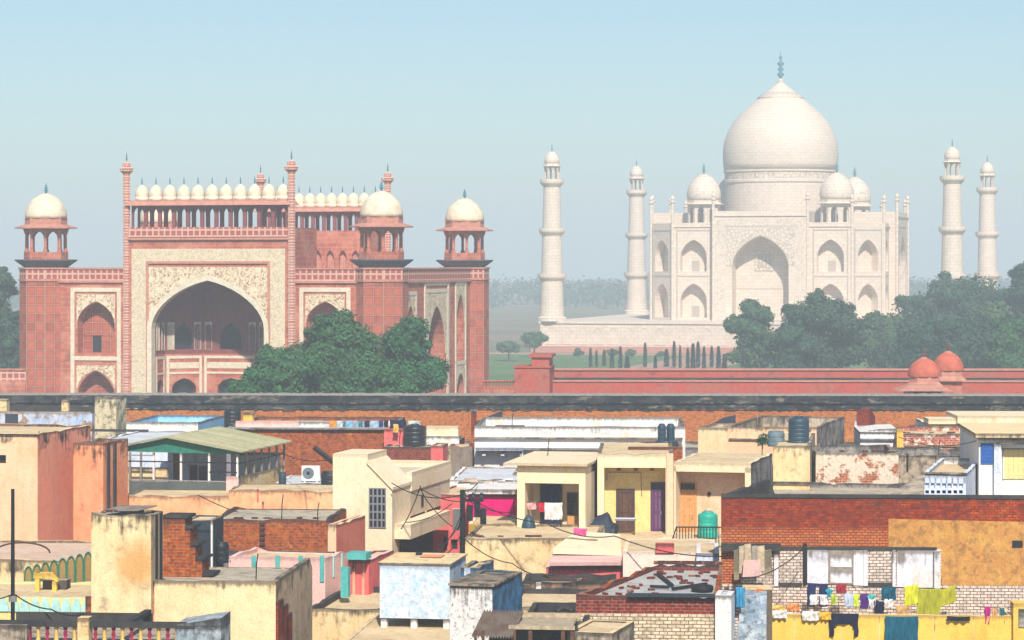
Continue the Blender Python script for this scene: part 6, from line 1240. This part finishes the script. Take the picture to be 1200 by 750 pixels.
# ------------------------------------------------------------------ turquoise scalloped terraces, far bottom left
f = house('arched_parapet_house', 'terrace house with a green edged arched parapet below the salmon house', -190, 107, 100.6, 4, 655, 7, M_CREAMO, M_CREAMO, M_CREAMO, plaster('pinkish_roof', (.68,.52,.42), (.58,.44,.36), L=0, blot=.3), drop=.1, seed=61, group=HS)
part(f, 'rear_ledge', M_ORANGEP, -40, 107, 6.0, 6.4, 650, 641)
M_ARCHF = plaster('brown_arch_fill', (.34,.24,.12), (.27,.19,.10), L=0, blot=.5)
g1 = Fr(28, 95.5, -16); t = g1.thing('arched_parapet', 'row of green edged brown arches stepping up to the cream stair tower', 'parapet'); xe = g1.X(108); nA = 8
for i in range(nA):
    x0 = xe*i/nA; w_ = xe/nA; zb = g1.Z(684, x0); z1 = g1.Z(662 - i*.4, x0)
    zz0 = HC-(690-HY)*g1.Y0/F; zt_ = HC-(664-i*2.1-HY)*g1.Y0/F
    pts = [(x0+.02, zz0)] + [(x0+w_/2 - (w_/2-.02)*math.cos(math.pi*k/10), zt_-.35+.35*math.sin(math.pi*k/10)) for k in range(11)] + [(x0+w_-.02, zz0)]
    a_ = MB().yprism(list(reversed(pts)), 0, .12).build('arch', M_ARCHF, t)
    MB().tube([(x, -.03, z) for x, z in pts], .032, 5).build('green_edge', plain('green_edge_paint', (.04,.17,.11), .7) if i == 0 else bpy.data.materials['green_edge_paint'], a_)
MB().box(0, xe, .12, .5, 0, HC-(690-HY)*g1.Y0/F).build('base_wall', M_ARCHF, t)
f = house('scalloped_house', 'yellow walled house with pale turquoise scallops at the bottom left', -110, 108, 90.5, 4, 699, 4.5, M_YELLOWV, M_TURQL, M_YELLOWV, M_ROOF, drop=.1, seed=62, group=HS)
sc = MB(); nS = 18
for i in range(nS):
    x0 = f.x1*i/nS; w_ = f.x1/nS; cx_ = x0+w_/2
    sc.yprism([(cx_ + (w_/2-.01)*math.cos(math.pi*k/10), f.zt-.50+.46*math.sin(math.pi*k/10)) for k in range(11)], -.07, -.004)
    o = sc.build('scallop', M_TURQL, f.t); sc = MB()
part(f, 'corner_pier', M_BRICKR, 100, 107.5, -.12, -.002, 722, 699)
part(f, 'dark_edge', M_BLACKDIRT_SHADE, 60, 107, 2.6, 2.9, 699, 693)
yf_ = Fr(41, 92.5, 4); t = yf_.thing('yellow_stand', 'bright yellow concrete stand on legs on the scalloped terrace', 'frame', z=f.zt-.1)
h_ = yf_.Z(671)-(f.zt-.1); xe = yf_.X(66)
for x in (0, xe-.15): MB().box(x, x+.15, 0, .2, 0, h_*(1 if x == 0 else .55)).build('post', M_YELLOWP, t)
MB().hexa([(-.05,-.03,h_-.2),(xe*.72,-.03,h_-.2),(xe*.72,.23,h_-.2),(-.05,.23,h_-.2)], [(-.05,-.03,h_),(xe*.72,-.03,h_),(xe*.72,.23,h_),(-.05,.23,h_)]).hexa([(xe*.72+.003,-.03,h_-.2),(xe+.05,-.03,h_*.5),(xe+.05,.23,h_*.5),(xe*.72+.003,.23,h_-.2)], [(xe*.72+.003,-.03,h_),(xe+.05,-.03,h_*.62),(xe+.05,.23,h_*.62),(xe*.72+.003,.23,h_)]).build('beam', M_YELLOWP, t)
q = Fr(50, 93, 4); o = MB().box(0, q.X(78), 0, .6, f.zt-.1, q.Z(680)).build('water_trough', M_STAINED, None, q.loc(), -q.a); tag(o, 'grey concrete trough beside the yellow frame', 'trough')
# antenna pole
p = at(15, 722, 84); t = thing('antenna_pole', 'tall black pole rising in front of the salmon house at the left', 'pole', (p.x, p.y, 0)); zt_ = at(15, 573, 84).z
MB().tube([(0,0,0),(0,0,zt_)], [.09,.055], 10).build('shaft', M_IRON, t); MB().tube([(0,0,at(15,705,84).z),(0,0,at(15,698,84).z)], .13, 8).build('collar', M_STEEL, t)
A0 = at(-20, 652, 84.5); o = MB().tube([(.0+1.35*(1-math.cos(math.pi*k/12))*.75-.3, 0, .38*math.sin(math.pi*k/12)) for k in range(13)], .035, 6).build('bent_pipe', M_BRICKD, None, tuple(at(3, 648, 96))); tag(o, 'thin rusty pipe bent into an arch at the left edge', 'pipe')
# balustrade balcony at the bottom left
f = Fr(-20, 79, 5); t = f.thing('balustrade_balcony', 'dark railed balcony with yellow and red balusters at the bottom left', 'balcony'); x1 = f.X(228)
zr0, zr1, zb_ = f.Z(733), f.Z(727.5), f.Z(752)
MB().box(0, x1, 0, .3, zr0-.02, zr1).build('handrail', M_BLACKDIRT_SHADE, t); MB().box(0, x1, -.1, 4.6, zb_-.3, zb_).build('floor', M_STAINED, t)
MB().box(0, x1*.67, 3.6, 3.8, zb_, f.Z(719,3,3.6)).box(x1*.67-.2, x1*.67, .3, 3.6, f.Z(722,4,2)-.12, f.Z(722,4,2)).build('rear_rail', M_BLACKDIRT_SHADE, t)
M_BALR = plain('crimson_baluster', (.30,.015,.06), .7); M_BALY = plain('yellow_baluster', (.74,.46,.12), .7)
bal = {}
for i in range(17):
    px = 34 + i*10.6 + (14 if i > 5 else 0); x = f.X(px, .12); mt = (M_BALR, M_BALY)[i % 2]
    if mt.name not in bal: hb = zr0-zb_-.03; bal[mt.name] = MB().lathe(0, 0, [(.03,0),(.07,.04),(.07,.1),(.03,hb*.3),(.065,hb*.5),(.04,hb*.75),(.07,hb*.93),(.07,hb)], 10).build('baluster', mt, t, (x, .15, zb_), smooth=True)
    else: copy_of(bal[mt.name], t, (x, .15, zb_))
MB().box(f.X(92), f.X(105), -.12, .35, 0, f.Z(722)).build('pier', M_CREAMO, t); MB().box(f.X(-20), f.X(33), -.15, .4, 0, f.Z(731)).build('pier', M_STAINED, t)
MB().box(0, x1, .5, 4.2, 0, zb_-.31).build('house_wall', M_STAINED, t)
f = house('mossy_stone_wall', 'mossy blue grey slanted wall end beside the dark balcony', 206, 259, 78.5, 4, 733, 1.6, plaster('mossy_blue_wall', (.46,.48,.50), (.24,.30,.35), L=.4, blot=.7, bth=.52), M_WHITEP, drop=.1, jit=.02, seed=63, cat='wall')
m = MB().hexa([(0,-.02,f.zt-.01),(f.x1,-.02,f.zt-.01),(f.x1,1.6,f.zt-.01),(0,1.6,f.zt-.01)], [(0,-.02,f.zt+.02),(f.x1,-.02,f.Z(724)),(f.x1,1.6,f.Z(724)),(0,1.6,f.zt+.02)]); m.build('sloped_top', bpy.data.materials['mossy_blue_wall'], f.t, org=(0,0,f.zt))
# ------------------------------------------------------------------ utility pole and cables
p = at(542, 655, 112); t = thing('utility_pole', 'dark utility pole with a tangle of boxes before the magenta house', 'utility pole', (p.x, p.y, 0)); zt_ = at(542, 574, 112).z
MB().tube([(0,0,0),(0,0,zt_)], [.16,.11], 10).build('shaft', M_IRON, t)
MB().box(-.08, .9, -.12, .0, zt_-.5, zt_-.38).build('crossarm', M_IRON, t); MB().box(-.42, -.1, -.16, .1, zt_-1.5, zt_-.6).build('white_box', M_WHITEP, t, (0,0,-.2))
for x, z in ((.18,-.95),(.5,-.8),(.75,-1.1)): MB().box(x, x+.26, -.22, .06, zt_+z-.35, zt_+z+.3).build('junction_box', M_IRON, t)
for x in (.1,.45,.8): MB().lathe(x, -.06, [(.03,zt_-.38),(.07,zt_-.3),(.04,zt_-.22),(.07,zt_-.16),(.02,zt_-.1)], 8).build('insulator', M_TANKBLU, t)
CG = 'black cables between the houses'
for lb, pts, sag in (('cable from the utility pole past the cream portico to the iron railing', [(545,580,112),(640,613,108),(720,628,107),(850,652,103)], .25),
    ('cable sagging from the utility pole to the peeling cream wall', [(542,600,112),(500,648,105)], .5), ('cable from the utility pole up to the grey side of the cream tower', [(542,588,112),(492,572,113),(470,620,114)], .15),
    ('second cable crossing the side of the cream tower', [(492,569,113),(503,590,113),(532,618,112.5)], .1), ('cable low across the cracks of the old cream wall', [(545,632,110),(600,660,107),(650,674,106)], .2),
    ('thin cable from the cream tower side to the rose house', [(476,612,114.5),(530,590,116)], .2), ('thin cable crossing low before the rose house', [(500,648,108),(541,612,112)], .25), ('cable rising from the peeling blue tank to the utility pole', [(520,650,100),(542,622,111.8)], .2),
    ('cable from the tower roof corner to the utility pole', [(459,566,116.8),(541,580,112)], .35), ('cable from the utility pole to the white ruin', [(543,576,112),(560,566,124)], .1), ('thin cable from the green shed to the cream tower', [(330,530,139),(395,536,118.2)], .3), ('thin cable over the patchy brick house', [(1053,512,149),(1150,515,127)], .4),
    ('slack pair of cables running up beside the first white door', [(870,678,99),(944,640,102.5)], .3), ('cable hanging from the bottom of the black pole to the balcony', [(18,697,84),(60,714,82),(98,720,79)], .1),
    ('cable from the black pole to the left edge', [(14,697,84),(-30,701,82)], .1), ('cable from the magenta wall to the utility pole', [(600,600,118),(545,584,112)], .2), ('thin cable over the peach wall', [(232,580,118),(300,606,116)], .1)):
    cable(lb, pts, .022, sag, group=CG)
# ------------------------------------------------------------------ roof clutter and low houses that close the gaps between the others
for i, (p0, p1, Y, yt, dp, mt, lb) in enumerate(((-420,-60,150,520,12,M_CREAMO,'cream house far out on the left side of the town'),(1255,1600,150,520,12,M_PEACH,'peach house far out on the right side of the town'),(-380,-120,118,600,14,M_WHITEP,'white house out beyond the salmon house'),(1262,1560,112,600,14,M_BRICKR,'brick house out beyond the dark brick house'),(330,560,137,575,9,M_CREAMO,'low cream roofed house hidden behind the cream tower'),(600,880,134,556,9,M_GREYST,'low grey house behind the verandah house'),(880,1260,126,584,9,M_GREYST,'low rubble house behind the dark brick house'),(-60,160,110,662,9,M_CREAMO,'low cream house under the salmon house'),(150,380,107,656,3.6,M_GREYST,'low grey house between the cream house and the brick ruin'),(430,560,103,715,8,M_STAINED,'low stained house under the cream tower'),(560,700,116.5,655,6,M_GREYST,'low grey house below the cream portico'),(-60,330,158,540,7,M_GREYST,'low grey house behind the green shed'),(330,1240,170,524,6,M_GREYST,'long low house row at the foot of the old wall'))):
    house('low_house', lb, p0, p1, Y, 3, yt, dp, mt, M_CAPDIRT, mt, M_ROOFG, drop=.25, jit=.05, seed=100+i, group=HS)
rr = random.Random(8)
def bricks_on(px0, px1, py, Y, n, where, mts=None):
    for i in range(n):
        px = rr.uniform(px0, px1); p = at(px, py, Y); k = rr.randint(1, 3)
        o = MB().box(-.12,.12,-.06,.06,0,.075).build('loose_brick', rr.choice(mts or (M_BRICK, M_BRICKD, M_CREAMO)), None, tuple(p + Vector((0, .1, .0))), rr.uniform(-.6, .6)); tag(o, f'loose brick lying on {where}', 'brick', f'loose bricks on {where}')
bricks_on(246, 384, 608.3, 112.05, 9, 'the rim of the unfinished brick house'); bricks_on(450, 526, 522.6, 148.05, 7, 'the rim of the lower dark brick house'); bricks_on(110, 176, 600.4, 89.9, 5, 'the rim of the damp stained stair tower')
bricks_on(550, 640, 629.5, 111.6, 6, 'the rim of the stained cream wall house'); bricks_on(960, 1050, 529.5, 136.1, 7, 'the rim of the peeled brick wall'); bricks_on(1056, 1150, 507.6, 150.1, 6, 'the rim of the patchy red brick house'); bricks_on(616, 700, 680.6, 104.05, 6, 'the rim of the black mouldy yard')
for i, (px, py, Y, h, lb) in enumerate(((330,607,113,1.0,'rusty steel rod sticking up from the unfinished brick house rim'),(372,608,112.6,.7,'shorter bent steel rod at the right end of the unfinished brick house'),(468,523,148.6,.9,'steel rod standing on the lower dark brick house'),(600,499.6,150.8,.8,'thin steel rod rising from the white terrace parapet'),(642,531,121,.7,'thin rod on the roof of the cream portico house'),(893,531,120,.9,'thin steel rod at the corner of the rubble side wall'),(1100,533,139,.8,'thin steel rod on the grey brown wall'),(300,676,91.5,.8,'thin rod on the roof of the blank cream house'))):
    p = at(px, py, Y); o = MB().tube([(0,0,-.1),(.02,0,h*.6),(.07,.02,h)], .022, 5).build('steel_rod', M_IRON, None, tuple(p)); tag(o, lb, 'rod')
